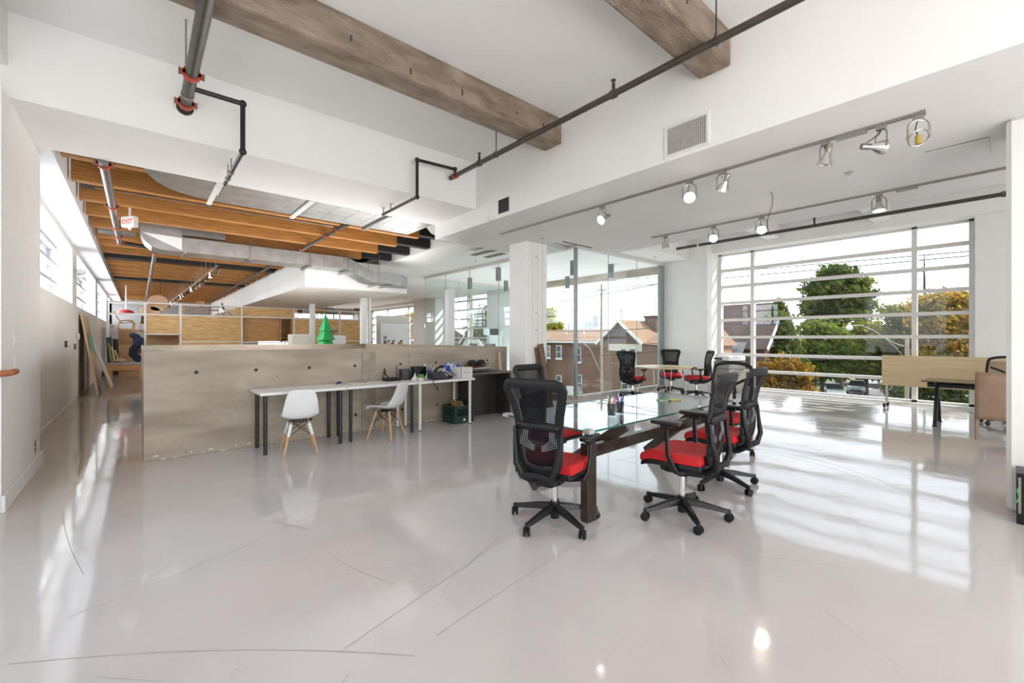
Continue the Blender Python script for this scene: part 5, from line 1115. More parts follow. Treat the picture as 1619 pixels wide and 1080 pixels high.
# things beyond the open left bay
t = thing('red_disc_lamp', 'red disc-shaped lamp hanging in the far left bay', 'lamp', (-.42, 25.0, 2.50)); MB().lathe([(.30, 0), (.29, .07), (.24, .15), (.14, .20), (.001, .22)], 28, caps=False).build('shade', mat('red_enamel', (.45, .03, .03), .4, var=.05), t, smooth=True); MB().cyl((0, 0, .21), (0, 0, 1.665), .025, 8).build('stem', M_rail, t)
mini_chair('bentwood_armchair', 'bentwood cantilever armchair on the far upper platform seen side-on', -.45, 1.881, 0.1, mat('honey_bentwood', (.45, .28, .12), .45, var=.1), 'bent', y=26.3, s=.95)
mini_chair('bentwood_armchair', 'bentwood armchair with olive webbing seen from behind on the far platform', .28, 1.881, radians(92), mat('honey_bentwood', (.45, .28, .12)), 'bent', y=26.3, s=.95)
t = thing('display_platform', 'far display platform with brown and grey panels carrying the bentwood armchairs', 'platform', (0, 26.2, 0))
MB().box(-.95, 1.2, -.5, .5, 1.80, 1.86).build('deck', M_ply2, t); MB().box(-.75, -.22, -.47, -.44, 1.2, 1.80).build('brown_panel', mat('brown_card', (.34, .19, .09), .6, var=.08), t); MB().box(-.2, 1.2, -.47, -.44, 1.2, 1.80).build('grey_panel', mat('grey_marble', (.32, .31, .31), .5, col2=(.45, .42, .40), scale=6, lo=.45, hi=.5), t); MB().box(-.95, 1.2, -.45, -.42, 0, 1.2).build('base_panel', mat('kraft_board', (.50, .36, .20), .6, var=.05), t)
t = thing('grey_screen', 'grey felt screen standing beside the far left windows', 'screen', (-.82, 24.0, 0)); MB().box(-.3, .18, -.03, .03, .15, 1.92).build('panel', mat('grey_felt', (.42, .41, .42), .9, var=.04), t, bevel=.02); MB().box(-.3, .18, -.2, .2, 0, .15).build('foot', M_dark, t); MB().beam((-.05, -.04, .9), (-.05, -.05, 1.6), .03, .02).build('tripod_print', M_pipeg, t)
t = thing('workbench', 'low timber workbench with a grey top blocking the end of the corridor', 'bench', (-.35, 20.6, 0))
MB().box(-.50, .48, -.35, .35, .55, .62).build('top', mat('grey_bench_top', (.36, .35, .36), .6, var=.06), t, bevel=.01); MB().box(-.45, .45, -.33, -.27, .35, .54).build('apron', M_tch, t)
for x in (-.42, .42):
    for y in (-.3, .3): MB().box(x-.07, x+.07, y-.06, y+.06, 0, .55).build('leg', M_tch, t, bevel=.006)
t = thing('twisted_sculpture', 'tall dark navy twisted foam sculpture standing on the workbench', 'sculpture', (-.10, 20.5, .62))
MB().tube([(.16, 0, .04), (.06, 0, .14), (-.07, .02, .30), (-.05, 0, .46), (.06, 0, .62), (.10, 0, .78), (.04, 0, .90), (-.08, 0, .97), (-.16, 0, .95)], [.12, .12, .12, .115, .12, .12, .11, .09, .05], 12).build('body', mat('navy_foam', (.012, .016, .035), .8, col2=(.02, .035, .10), scale=3, lo=.5, hi=.6), t, smooth=True)
for k, (x, la, m) in enumerate(((-.42, 'dark green roll leaning upright on the workbench', mat('dark_green_roll', (.02, .06, .05), .7)), (-.34, 'black roll leaning upright beside the green one on the workbench', M_black))):
    tag(MB().cyl((x-.35+.09*k, 20.70, .62), (x-.38+.09*k, 20.78, 1.5-.06*k), .07, 12).build('fabric_roll', m, smooth=True), la, 'roll')
for k in range(3): tag(MB().beam((-.72+.10*k, 20.45, .625), (-.80+.08*k, 20.62, 1.30-.12*k), .05, .02).build('wood_strip', M_maple if k else mat('olive_strip', (.30, .26, .08), .6)), ('olive painted strip leaning on the rolls', 'pale wooden strip leaning between olive strip and bench edge', 'shortest pale wooden strip leaning on the bench')[k], 'strip')
tag(crumple(.16, .09, .07, 31).build('driftwood', mat('pale_driftwood', (.50, .36, .24), .6, var=.1), smooth=True, loc=(-.48, 20.42, .622)), 'pale lump of driftwood lying on the workbench', 'wood')
t = thing('chalk_sign', 'small blackboard sign with chalk writing leaning near the shelving post', 'sign', (.02, 21.7, 1.06)); t.location.z = 0; MB().box(-.2, .13, -.012, .012, .9, 1.50).build('slate', mat('blackboard', (.04, .042, .045), .7, var=.1), t); MB().box(-.01, .01, -.012, .012, 0, .9).build('stake', M_ply2, t)
text('chalk', '3', .22, M_frame, (.03, -.014, 1.38), (pi/2, 0, 0), t); text('chalk', '15', .16, mat('chalk_blue', (.35, .4, .6), .8), (.03, -.014, 1.2), (pi/2, 0, 0), t)
# green faceted tree and stair-side furniture
t = thing('decor_tree', 'bright green faceted paper tree standing behind the parapet', 'decoration', (4.62, 14.7, 0), .3)
M_gr = mat('green_card', (.01, .30, .075), .5, var=.06, scale=3)
def tier(r0, z0, r1, z1, m=8):
    mb = MB(); a = [(r0*(1 if k % 2 else .84)*cos(2*pi*k/m), r0*(1 if k % 2 else .84)*sin(2*pi*k/m), z0+(.03 if k % 2 else 0)) for k in range(m)]; b = [(r1*cos(2*pi*(k+.5)/m), r1*sin(2*pi*(k+.5)/m), z1) for k in range(m)]
    f = [];
    for k in range(m): j = (k+1) % m; f += [(k, j, m+k), (j, m+j, m+k)]
    mb.add(a+b, f+[tuple(range(m-1, -1, -1)), tuple(range(m, 2*m))]); return mb
for k, (r0, z0, r1, z1) in enumerate(((.50, .35, .2, 1.0), (.43, .92, .13, 1.52), (.30, 1.40, .09, 1.80), (.20, 1.70, .012, 2.26))): tier(r0, z0, r1, z1).build('tier', M_gr, t)
MB().cyl((0, 0, 0), (0, 0, .4), .09, 8).build('trunk', M_wood, t)
t = thing('white_cabinet', 'white filing cabinet beside the niche behind the parapet', 'cabinet', (4.57, 17.5, 0)); MB().box(-.35, .35, -.25, .25, 0, 1.62).build('body', M_white, t, bevel=.008)
for k in range(4): MB().box(-.33, .33, -.262, -.25, .1+.38*k, .44+.38*k).build('drawer', M_frame, t, bevel=.004)
t = thing('glass_cabinet', 'pale glass-fronted cabinet half hidden by the green tree', 'cabinet', (5.5, 16.6, 0)); MB().box(-.4, .4, -.2, .2, 0, 1.58).build('body', mat('pale_grey_lacquer', (.62, .64, .62), .3, var=.03), t, bevel=.008); MB().box(-.38, .38, -.212, -.2, .05, 1.5).build('door', mat('frosted_panel', (.60, .63, .61), .2), t)
t = thing('bowl_lamp', 'dark grey mushroom lamp on the glass-fronted cabinet', 'lamp', (5.45, 16.6, 1.58)); MB().cyl((0, 0, 0), (0, 0, .12), .10, 14).build('stand', M_pipeg, t); MB().lathe([(.20, .12), (.22, .15), (.2, .2), (.001, .22)], 20, caps=False).build('shade', M_pipeg, t, smooth=True)
# white boards on the far right
t = thing('presentation_board', 'large white presentation board standing behind the parapet', 'board', (9.03, 19.0, 0)); MB().box(-.82, .82, -.03, .03, .3, 2.52).build('panel', mat('ivory_board', (.74, .71, .67), .6, var=.01), t, bevel=.006)
for x in (-.75, .75): MB().box(x-.03, x+.03, -.2, .2, 0, .3).build('foot', M_rail, t)
t = thing('presentation_board', 'smaller white panel leaning before the large presentation board', 'board', (8.95, 18.6, 0)); MB().box(-.72, .62, -.03, .03, .4, 2.16).build('panel', mat('cool_white_board', (.78, .78, .77), .6), t, bevel=.006); MB().box(-.72, -.66, -.15, .15, 0, .4).box(.56, .62, -.15, .15, 0, .4).build('foot', M_rail, t)
for k, (u, v, la, m) in enumerate(((609, 540, 'dark photo print on the small white panel', M_pipeg), (613, 540.5, 'second tiny photo print low on the small white panel', mat('slate_print', (.12, .13, .16), .5)))):
    p = ony(609, 534+7*k, 18.56); tag(MB().box(-.07, .07, -.004, .004, -.08, .08).build('photo_print', m, loc=(p.x, 18.56, p.z), bevel=.001), la, 'photo')
for k, (u, la, m) in enumerate(((613, 'pink bottle on the cabinet edge before the white panel', mat('salmon_bottle', (.55, .28, .20), .4)), (621, 'grey spray bottle beside the pink bottle', M_pipeg), (633, 'brown mug lying before the white panel', M_ply2))):
    p = ony(u, 546, 17.0); tt = thing('bottle' if k < 2 else 'mug', la, 'bottle' if k < 2 else 'mug', (p.x, 17.0, 1.06))
    MB().lathe([(.075, 0), (.08, .02), (.08, .2), (.03, .27), (.03, .32)] if k < 2 else [(.09, 0), (.11, .1), (.1, .24), (.06, .28)], 14).build('body', m, tt, smooth=True); MB().cyl((0, 0, .28), (.08, 0, .32), .03, 8).build('cap', M_dark, tt)
t = thing('side_counter', 'low pale counter carrying bottles behind the parapet', 'counter', (7.6, 17.0, 0)); t.location.x = ony(624, 546, 17).x; MB().box(-.7, .7, -.25, .25, 1.02, 1.06).build('top', M_white, t); MB().box(-.65, .65, -.22, .22, 0, 1.02).build('body', M_frame, t)
t = thing('rubber_plant', 'dark green leafy plant beside the white steel column', 'plant', (9.0, 21.0, 0)); t.location.x = ony(586, 530, 20.8).x; t.location.y = 20.8
MB().lathe([(.16, 0), (.2, .4), (.18, .4)], 16, caps=False).build('pot', M_white, t); MB().cyl((0, 0, .2), (.03, 0, 2.0), .02, 6).build('stem', mat('plant_stem', (.12, .10, .04), .7), t)
random.seed(12)
for k in range(11):
    a = random.uniform(-1.2, 2.2); z = 1.25+.09*k; L = .34; d = Vector((cos(a), sin(a), random.uniform(-.4, .4))).normalized(); s = d.cross(Vector((0, 0, 1))).normalized(); o = Vector((0.02, 0, z))
    MB().add([o, o+d*L*.35+s*.07, o+d*L-Vector((0, 0, .05)), o+d*L*.35-s*.07], [(0, 1, 2, 3)]).build('leaf', mat('deep_green_leaf', (.03, .10, .02), .4, var=.2, scale=4), t)
t = thing('letter_sign', 'large white cut-out letters standing behind the column in the glass room', 'sign', (0, 0, 0)); p = ony(789, 536, 15.0)
t.location = (p.x, 15.0, 0)
M_let = mat('white_letter_board', (.74, .75, .74), .5)
MB().box(-.55, -.05, -.04, .04, 0, 1.9).build('letter_stroke', M_let, t); MB().box(-.85, .0, -.04, .04, 1.62, 1.9).build('letter_bar', M_let, t)
MB().tube([(.42+.34*cos(a), 0, 1.38+.50*sin(a)) for a in [2*pi*k/28 for k in range(28)]], .13, 8, closed=True, flat=.35, upv=(0, 1, 0)).build('letter_ring', M_let, t)
for k in range(3):
    p = onx(720+28*k, 541, 11.2); t = thing('grey_sofa', ('pale office desk with screens seen through the glass', 'pale desk with a dark monitor seen through the glass', 'low white desk end seen through the glass')[k], 'desk', (11.2, p.y, 0)); MB().box(-.4, .4, -.58, .58, .70, .74).build('top', M_white, t)
    for x in (-.35, .35):
        for y in (-.5, .5): MB().box(x-.03, x+.03, y-.03, y+.03, 0, .7).build('leg', M_white, t)
    MB().box(-.02, .02, -.3, .3, .86, 1.25).box(-.02, .02, -.03, .03, .74, .9).build('monitor', M_pipeg, t)
    t.name = 'office_desk'
# ------------------------------------------------------------------ outdoors, one storey and a half below
GZ = -5.0
M_grass = mat('dry_lawn', (.10, .11, .035), .9, col2=(.17, .15, .06), scale=.5, detail=6)
M_road = mat('asphalt', (.13, .12, .115), .85, var=.12, scale=1.5)
M_walk = mat('concrete_walk', (.33, .30, .27), .85, var=.08, scale=1)
def gbox(x0, x1, y0, y1, z1, nm, m): return struct(nm, box(x0, x1, y0, y1, GZ-.4, z1), m)
gbox(13.4, 400, -250, 250, GZ-.02, 'ground', M_grass)
gbox(18, 29, -120, 160, GZ, 'road', M_road); gbox(15, 18, -120, 160, GZ+.05, 'sidewalk', M_walk); gbox(29, 31.5, -120, 160, GZ+.05, 'sidewalk', M_walk)
gbox(31.5, 120, 2.0, 12.0, GZ+.004, 'road', M_road); gbox(31.5, 120, 12.0, 13.6, GZ+.05, 'sidewalk', M_walk)
gbox(-200, -12, -200, 250, GZ-.02, 'ground', M_grass)
def brick(name, c1, c2, mortar, sc=4.0):
    m = bpy.data.materials.new(name); t, b = nodes_of(m)
    tc = t.nodes.new('ShaderNodeTexCoord'); mp = t.nodes.new('ShaderNodeMapping'); mp.inputs['Rotation'].default_value = (pi/2, 0, pi/2); bk = t.nodes.new('ShaderNodeTexBrick')
    t.links.new(tc.outputs['Object'], mp.inputs[0]); t.links.new(mp.outputs[0], bk.inputs[0])
    bk.inputs['Color1'].default_value = (*c1, 1); bk.inputs['Color2'].default_value = (*c2, 1); bk.inputs['Mortar'].default_value = (*mortar, 1); bk.inputs['Scale'].default_value = sc; bk.inputs['Mortar Size'].default_value = .02
    t.links.new(bk.outputs['Color'], b.inputs['Base Color']); b.inputs['Roughness'].default_value = .85
    return m
M_brick = brick('brown_brick', (.165, .045, .018), (.20, .065, .028), (.16, .09, .06))
M_brick2 = brick('dark_brick', (.12, .035, .016), (.15, .05, .023), (.12, .07, .05))
M_roof = mat('tan_shingles', (.19, .105, .06), .9, col2=(.25, .145, .09), scale=3, stretch=(1, 1, 5), detail=6)
M_roofd = mat('dark_brown_shingles', (.065, .04, .032), .9, col2=(.10, .065, .052), scale=3, stretch=(1, 1, 6))
M_trim = mat('white_house_trim', (.55, .53, .50), .6, var=.03)
M_side = mat('cream_siding', (.50, .46, .38), .7, var=.05, scale=2, stretch=(1, 1, 12))
M_gl = mat('dark_house_glass', (.05, .06, .065), .1, spec=.8, var=.2, scale=.7)
def hwin(t, x, y0, y1, z0, z1, axis='x'):
    """a window on a facade facing -x (or -y)"""
    o = MB()
    def bx(a, b, c, d, e, f): return MB().box(a, b, c, d, e, f) if axis == 'x' else MB().box(c, d, a, b, e, f)
    w = bx(x-.06, x, y0, y1, z0, z1).build('window', M_trim, t)
    zm = (z0+z1)/2
    for a, b in ((z0+.08, zm-.03), (zm+.03, z1-.06)): bx(x-.075, x-.055, y0+.08, y1-.08, a, b).build('pane', M_gl, w)
    bx(x-.12, x, y0-.1, y1+.1, z0-.12, z0).build('sill', M_trim, w)
# --- brick house with low tan roof
t = thing('brick_house', 'brown brick house with low tan roof behind the utility pole', 'building', (36, 33, GZ))
MB().box(0, 9, -5.2, 9, 0, 6.25).build('walls', M_brick, t)
MB().add([(-.5, -5.4, 6.2), (-.5, 9.3, 6.2), (4.5, 9.3, 7.55), (4.5, -5.4, 7.55), (9.5, -5.4, 6.2), (9.5, 9.3, 6.2)], [(0, 3, 2, 1), (3, 4, 5, 2), (0, 4, 3), (1, 2, 5)]).build('roof', M_roof, t, solid=.12)
MB().box(-.55, -.4, -5.4, 9.3, 6.02, 6.2).build('gutter', M_trim, t)
MB().box(-1.0, 0, 2.3, 4.9, 0, 6.0).build('bay_wall', M_brick2, t)
MB().add([(-1.3, 2.0, 5.9), (-1.3, 3.6, 6.95), (-1.3, 5.2, 5.9), (3.0, 2.0, 5.9), (3.0, 3.6, 6.95), (3.0, 5.2, 5.9)], [(0, 3, 4, 1), (1, 4, 5, 2)]).build('bay_roof', M_roof, t, solid=.1)
MB().beam((-1.35, 2.0, 5.9), (-1.35, 3.6, 6.95), .1, .18).beam((-1.35, 3.6, 6.95), (-1.35, 5.2, 5.9), .1, .18).build('bargeboard', M_trim, t)
for u0, u1, v0, v1, xf in ((880, 888, 546, 567, 35.0), (866, 870, 546, 566, 35.0), (909.5, 919, 549, 573, 36.0), (909.5, 920.5, 592, 620, 36.0), (880, 888, 593, 612, 35.0)):
    a = onx(u1, v1, xf); b = onx(u0, v0, xf); hwin(t, xf-36, a.y-33, b.y-33, a.z-GZ, b.z-GZ)
for k in range(3): q = onx(895+14*k, 527, 38.2); MB().cyl((q.x-36, q.y-33, 6.7), (q.x-36, q.y-33, 7.25), .12, 8).build('roof_vent', M_trim, t)
MB().box(-.6, -.06, -2.6, -1.0, .0, 1.3).build('porch', M_trim, t)
# --- gabled brick house
t = thing('gabled_house', 'brick house with a wide tan gable and white framed windows', 'building', (35, 24.4, GZ))
MB().box(0, 10, -3.6, 2.4, 0, 6.1).build('walls', M_brick, t)
MB().add([(-.6, 2.75, 6.0), (-.6, .1, 8.2), (-.6, -2.5, 6.0), (10, 2.75, 6.0), (10, .1, 8.2), (10, -2.5, 6.0)], [(0, 3, 4, 1), (1, 4, 5, 2)]).build('roof', M_roof, t, solid=.14)
MB().add([(0, 2.3, 6.1), (0, .1, 7.95), (0, -2.2, 6.1)], [(0, 1, 2)]).build('gable_wall', mat('brown_gable_board', (.10, .065, .05), .8, var=.1), t, solid=.06)
for a, b in (((2.75, 5.95), (.1, 8.15)), ((.1, 8.15), (-2.5, 5.95))): MB().beam((-.66, a[0], a[1]), (-.66, b[0], b[1]), .12, .22).build('bargeboard', M_trim, t)
MB().add([(-.3, -2.3, 6.0), (10, -2.3, 6.0), (10, -6.5, 5.8), (-.3, -6.5, 5.8), (4, -3.0, 8.0), (8, -5.5, 7.9)], [(0, 3, 5, 4), (0, 4, 1), (1, 4, 5), (2, 1, 5), (3, 2, 5)]).build('side_roof', M_roof, t)
MB().box(.3, 9.5, -6.2, -3.6, 0, 5.8).build('side_wing', mat('pale_red_brick', (.36, .18, .12), .85, var=.1, scale=4), t)
MB().box(-.05, 0, -2.1, 1.6, 5.3, 5.95).build('siding_band', M_side, t)
a = onx(1032, 512, 39); MB().box(a.x-35-.5, a.x-35+.5, a.y-24.4-.6, a.y-24.4+.6, 6.5, 8.75).build('chimney', M_brick2, t); MB().box(a.x-35-.6, a.x-35+.6, a.y-24.4-.7, a.y-24.4+.7, 8.6, 8.75).build('chimney_cap', M_pit, t)
for u0, u1, v0, v1 in ((981, 991, 551, 580), (994.5, 1006, 551, 580), (1016, 1022, 552, 578), (1024, 1032, 552, 578), (983, 994, 595, 618)):
    xf = 35.0 if u0 < 1010 else 35.3
    a = onx(u1, v1, xf); b = onx(u0, v0, xf); hwin(t, xf-35, a.y-24.4, b.y-24.4, a.z-GZ, b.z-GZ)
# --- dark roofed house beside the big window
t = thing('dark_roof_house', 'house with steep dark brown shingle roof and white gable trim', 'building', (46, 19.2, GZ))
MB().box(0, 9, -3.4, 6, 0, 5.6).build('walls', M_brick2, t)
MB().add([(-.6, -3.8, 5.4), (-.6, 6.3, 5.4), (4.5, 6.3, 10.2), (4.5, -3.8, 10.2), (9.6, -3.8, 5.4), (9.6, 6.3, 5.4)], [(0, 3, 2, 1), (3, 4, 5, 2)]).build('roof', M_roofd, t, solid=.15)
MB().add([(0, -3.4, 5.6), (4.5, -3.4, 9.8), (9, -3.4, 5.6)], [(0, 1, 2)]).build('gable_wall', M_side, t, solid=.05)
MB().beam((-.6, -3.85, 5.4), (4.5, -3.85, 10.15), .12, .28).build('bargeboard', M_trim, t); MB().beam((4.5, -3.85, 10.15), (9.6, -3.85, 5.4), .12, .28).build('bargeboard', M_trim, t)
hwin(t, -3.42, 3.2, 4.4, 6.6, 8.4, 'y'); hwin(t, 0, -1.6, -.3, 2.6, 4.4); hwin(t, 0, 1.6, 2.9, 2.6, 4.4)
MB().add([(-2.4, -1.8, 4.0), (-2.4, 4.2, 4.0), (0, 4.2, 6.1), (0, -1.8, 6.1)], [(0, 1, 2, 3)]).build('porch_roof', mat('grey_shingles', (.20, .18, .165), .9, var=.1, scale=4), t, solid=.1)
for y in (-1.6, 1.2, 4.0): MB().box(-2.3, -2.1, y-.1, y+.1, 0, 4.0).build('porch_post', M_trim, t)
# --- houses seen through the far windows
def plain_house(la, x, y, w, d, eave, ridge, mw, mr, gable_x=True):
    t = thing('gable_house', la, 'building', (x, y, GZ))
    MB().box(0, d, -w/2, w/2, 0, eave).build('walls', mw, t)
    if gable_x:
        MB().add([(-.4, -w/2-.3, eave-.1), (-.4, 0, ridge), (-.4, w/2+.3, eave-.1), (d, -w/2-.3, eave-.1), (d, 0, ridge), (d, w/2+.3, eave-.1)], [(0, 1, 4, 3), (1, 2, 5, 4)]).build('roof', mr, t, solid=.14)
        MB().add([(0, -w/2, eave), (0, 0, ridge-.15), (0, w/2, eave)], [(0, 1, 2)]).build('gable_wall', mw, t, solid=.05)
        for s in (-1, 1): MB().beam((-.46, 0, ridge), (-.46, s*(w/2+.3), eave-.1), .1, .2).build('bargeboard', M_trim, t)
    else:
        MB().add([(-.4, -w/2-.3, eave-.1), (-.4, w/2+.3, eave-.1), (d/2, w/2+.3, ridge), (d/2, -w/2-.3, ridge), (d, -w/2-.3, eave-.1), (d, w/2+.3, eave-.1)], [(0, 3, 2, 1), (3, 4, 5, 2)]).build('roof', mr, t, solid=.14)
    for y in (-w*.25, w*.25):
        hwin(t, 0, y-.5, y+.5, eave-2.2, eave-.6); hwin(t, 0, y-.5, y+.5, 1.2, 2.8)
p = onx(747, 540, 34); plain_house('white sided house with a pointed gable beyond the far barred window', 34, p.y, 5.2, 8, 5.6, 8.0, M_side, M_roofd)
p = onx(660, 540, 38); plain_house('house with orange-red tiled roof beyond the farthest window', 38, p.y, 9, 9, 6.0, 8.2, M_brick, mat('orange_tiles', (.42, .16, .10), .85, var=.1, scale=3), False)
p = onx(612, 540, 40); plain_house('grey sided house beyond the farthest barred window', 40, p.y, 8, 9, 5.8, 8.0, M_side, mat('grey_roof', (.2, .19, .19), .85, var=.1), False)
# --- trees
random.seed(21)
def leaf_mat(name, c1, c2):
    m = mat(name, c1, .7, col2=c2, scale=.55, detail=4, lo=.38, hi=.62)
    t = m.node_tree; b = t.nodes['Principled BSDF']; b.inputs['Specular IOR Level'].default_value = .2
    if not t.nodes.get('leaf_mix'):      # thin leaves let sunlight through
        mx = t.nodes.new('ShaderNodeMixShader'); mx.name = 'leaf_mix'; tl = t.nodes.new('ShaderNodeBsdfTranslucent'); o = t.nodes['Material Output']
        cr = [n for n in t.nodes if n.type == 'VALTORGB'][0]; br = t.nodes.new('ShaderNodeMixRGB'); br.blend_type = 'MULTIPLY'; br.inputs[0].default_value = 1; br.inputs[2].default_value = (2.2, 2.0, 1.2, 1)
        t.links.new(cr.outputs[0], br.inputs[1]); t.links.new(br.outputs[0], tl.inputs[0]); mx.inputs[0].default_value = .45
        t.links.new(b.outputs[0], mx.inputs[1]); t.links.new(tl.outputs[0], mx.inputs[2]); t.links.new(mx.outputs[0], o.inputs[0])
    return m
L_gr = leaf_mat('leaf_green', (.055, .095, .016), (.13, .165, .03))
L_dk = leaf_mat('leaf_dark_green', (.035, .058, .014), (.095, .115, .028))
L_go = leaf_mat('leaf_golden', (.15, .125, .025), (.28, .18, .04))
L_ol = leaf_mat('leaf_olive', (.085, .11, .022), (.19, .18, .04))
L_ye = leaf_mat('leaf_yellow', (.22, .19, .02), (.42, .34, .04))
M_bark = mat('bark', (.06, .045, .035), .9, var=.25, scale=3, stretch=(4, 4, .6))
def tree(name, la, t_, trunk_u, blobs, m, n, leaf, grp=None, trunk=.22, base=None, cat='tree'):
    """blobs: (u, v, ru, rv) in photo pixels at distance t_; the crown is leaves round each blob"""
    b = atd(trunk_u, 600, t_); t = thing(name, la, cat, (b.x, b.y, GZ), 0, grp)
    k = t_/F_PX; mb = MB(); A = sum(q[2]*q[3] for q in blobs)
    top = -9
    for (u, v, ru, rv) in blobs:
        c = atd(u, v, t_) - Vector((b.x, b.y, GZ)); top = max(top, c.z)
        for i in range(int(1.7*n*ru*rv/A)):
            d = Vector((random.gauss(0, 1), random.gauss(0, 1), random.gauss(0, 1))).normalized(); q = random.uniform(.2, 1.0)**.5*(1+.30*sin(d.x*5+u)*sin(d.z*4+v)+.16*sin(d.y*11+v)*sin(d.z*9+u))*random.uniform(.9, 1.15)
            p = c + Vector((d.x*ru*k*q, d.y*ru*k*q, d.z*rv*k*q))
            a = Vector((random.gauss(0, 1), random.gauss(0, 1), random.gauss(0, 1))).normalized(); e = a.orthogonal().normalized(); f = a.cross(e); s = leaf*random.uniform(.6, 1.45)
            mb.add([p-e*s, p+f*s*.6, p+e*s, p-f*s*.6], [(0, 1, 2, 3)])
    mb.build('crown', m, t)['kind'] = 'stuff'
    MB().tube([(0, 0, 0), (.1, .05, top*.5), (0, 0, top)], [trunk, trunk*.7, trunk*.25], 8).build('trunk', M_bark, t, smooth=True)
    for j, (u, v, ru, rv) in enumerate(blobs[:4]):
        c = atd(u, v, t_) - Vector((b.x, b.y, GZ)); MB().tube([(0, 0, max(.5, top*.45)), c*.55+Vector((0, 0, top*.25)), c], [trunk*.4, trunk*.25, .04], 6).build('branch', M_bark, t)
    return t
G = 'trees beyond the big window'
tree('tall_tree', 'tall dark rounded tree rising above all others past the big window', 56, 1327, [(1322, 436, 26, 17), (1300, 455, 26, 16), (1345, 452, 26, 18), (1325, 470, 42, 20), (1292, 482, 22, 14), (1352, 486, 26, 16), (1320, 500, 38, 16), (1285, 494, 14, 8)], L_dk, 5200, .30, G, .45)
tree('conifer', 'pointed conifer standing beside the dark-roofed house', 44, 1231, [(1231, 485, 8, 12), (1228, 505, 17, 16), (1232, 528, 22, 18), (1234, 552, 28, 22), (1236, 580, 32, 22)], L_dk, 3600, .20, G)
tree('shrub_tree', 'rust and orange leaved small tree in front of the conifer', 36, 1222, [(1215, 590, 16, 20), (1240, 582, 22, 18), (1262, 592, 22, 20), (1228, 612, 26, 14), (1262, 612, 22, 12)], leaf_mat('leaf_rust', (.12, .075, .015), (.22, .12, .02)), 2800, .14, G, .12)
tree('round_tree', 'bright green bushy tree left of the street lamp head', 48, 1300, [(1288, 520, 26, 14), (1310, 535, 34, 20), (1285, 555, 28, 22), (1325, 565, 36, 24), (1300, 585, 32, 14)], L_gr, 3600, .22, G)
tree('round_tree', 'green bushy tree behind the curved street lamp arm', 50, 1370, [(1365, 520, 28, 16), (1352, 545, 30, 22), (1390, 540, 32, 24), (1375, 568, 36, 22), (1405, 560, 26, 22), (1372, 585, 40, 12)], L_ol, 3800, .22, G)
tree('round_tree', 'yellow-green tree between the lamp pole and the maple flip-top table', 46, 1425, [(1418, 495, 22, 14), (1432, 520, 30, 24), (1412, 540, 26, 22), (1440, 560, 28, 24), (1425, 590, 34, 22)], leaf_mat('leaf_lime', (.075, .10, .018), (.17, .17, .035)), 3600, .2, G)
tree('broad_tree', 'golden brown broad tree filling the last window bay', 42, 1498, [(1470, 480, 26, 14), (1502, 472, 28, 14), (1532, 485, 22, 18), (1480, 508, 36, 22), (1520, 515, 34, 24), (1500, 545, 44, 24), (1470, 572, 34, 22), (1525, 575, 34, 24)], L_go, 6500, .20, G)
tree('hedge_tree', 'dark green thicket behind the legs of the smoked glass desk', 34, 1490, [(1455, 605, 30, 26), (1490, 598, 34, 32), (1525, 600, 30, 32), (1470, 640, 34, 14), (1515, 640, 34, 14), (1412, 612, 16, 20)], L_dk, 3600, .14, G)
tree('round_tree', 'olive tree low behind the parked cars', 62, 1330, [(1310, 585, 30, 16), (1345, 580, 34, 18), (1385, 582, 34, 18), (1270, 590, 30, 16)], L_dk, 2600, .26, G)
tree('street_tree', 'yellow-green tree beside the skyline at the corner of the glass', 78, 862, [(868, 497, 12, 12), (862, 515, 22, 14), (880, 516, 12, 10)], leaf_mat('leaf_spring', (.13, .14, .015), (.26, .24, .03)), 1500, .24, None)
tree('street_tree', 'dark green tree beyond the far barred window beside the white gable house', 48, 772, [(770, 500, 18, 14), (762, 520, 24, 16), (782, 525, 22, 14), (800, 520, 16, 14)], L_dk, 1800, .2)
tree('street_tree', 'bright yellow tree beyond the farthest window', 52, 655, [(655, 505, 14, 10), (664, 520, 16, 12), (648, 525, 14, 12), (670, 512, 10, 10)], L_ye, 1500, .2)
t = thing('bare_tree', 'bare dead treetop sticking out above the golden tree', 'tree', (0, 0, 0)); b = atd(1463, 600, 47); t.location = (b.x, b.y, GZ)
tp = atd(1461, 402, 47)-Vector((b.x, b.y, GZ)); MB().tube([(0, 0, 0), (tp.x*.5, tp.y*.5, tp.z*.6), tp], [.25, .16, .03], 8).build('trunk', M_bark, t)
random.seed(3)
for k in range(16):
    s = .72+.27*k/16; o = Vector((tp.x*s, tp.y*s, tp.z*s)); a = 2.4*k; L = 1.7*(1.05-s)*3+.25
    MB().tube([o, o+Vector((cos(a)*L*.6, sin(a)*L*.6, .25)), o+Vector((cos(a)*L, sin(a)*L, .1+.3*(k % 2)))], [.04, .025, .012], 5).build('branch', M_bark, t)
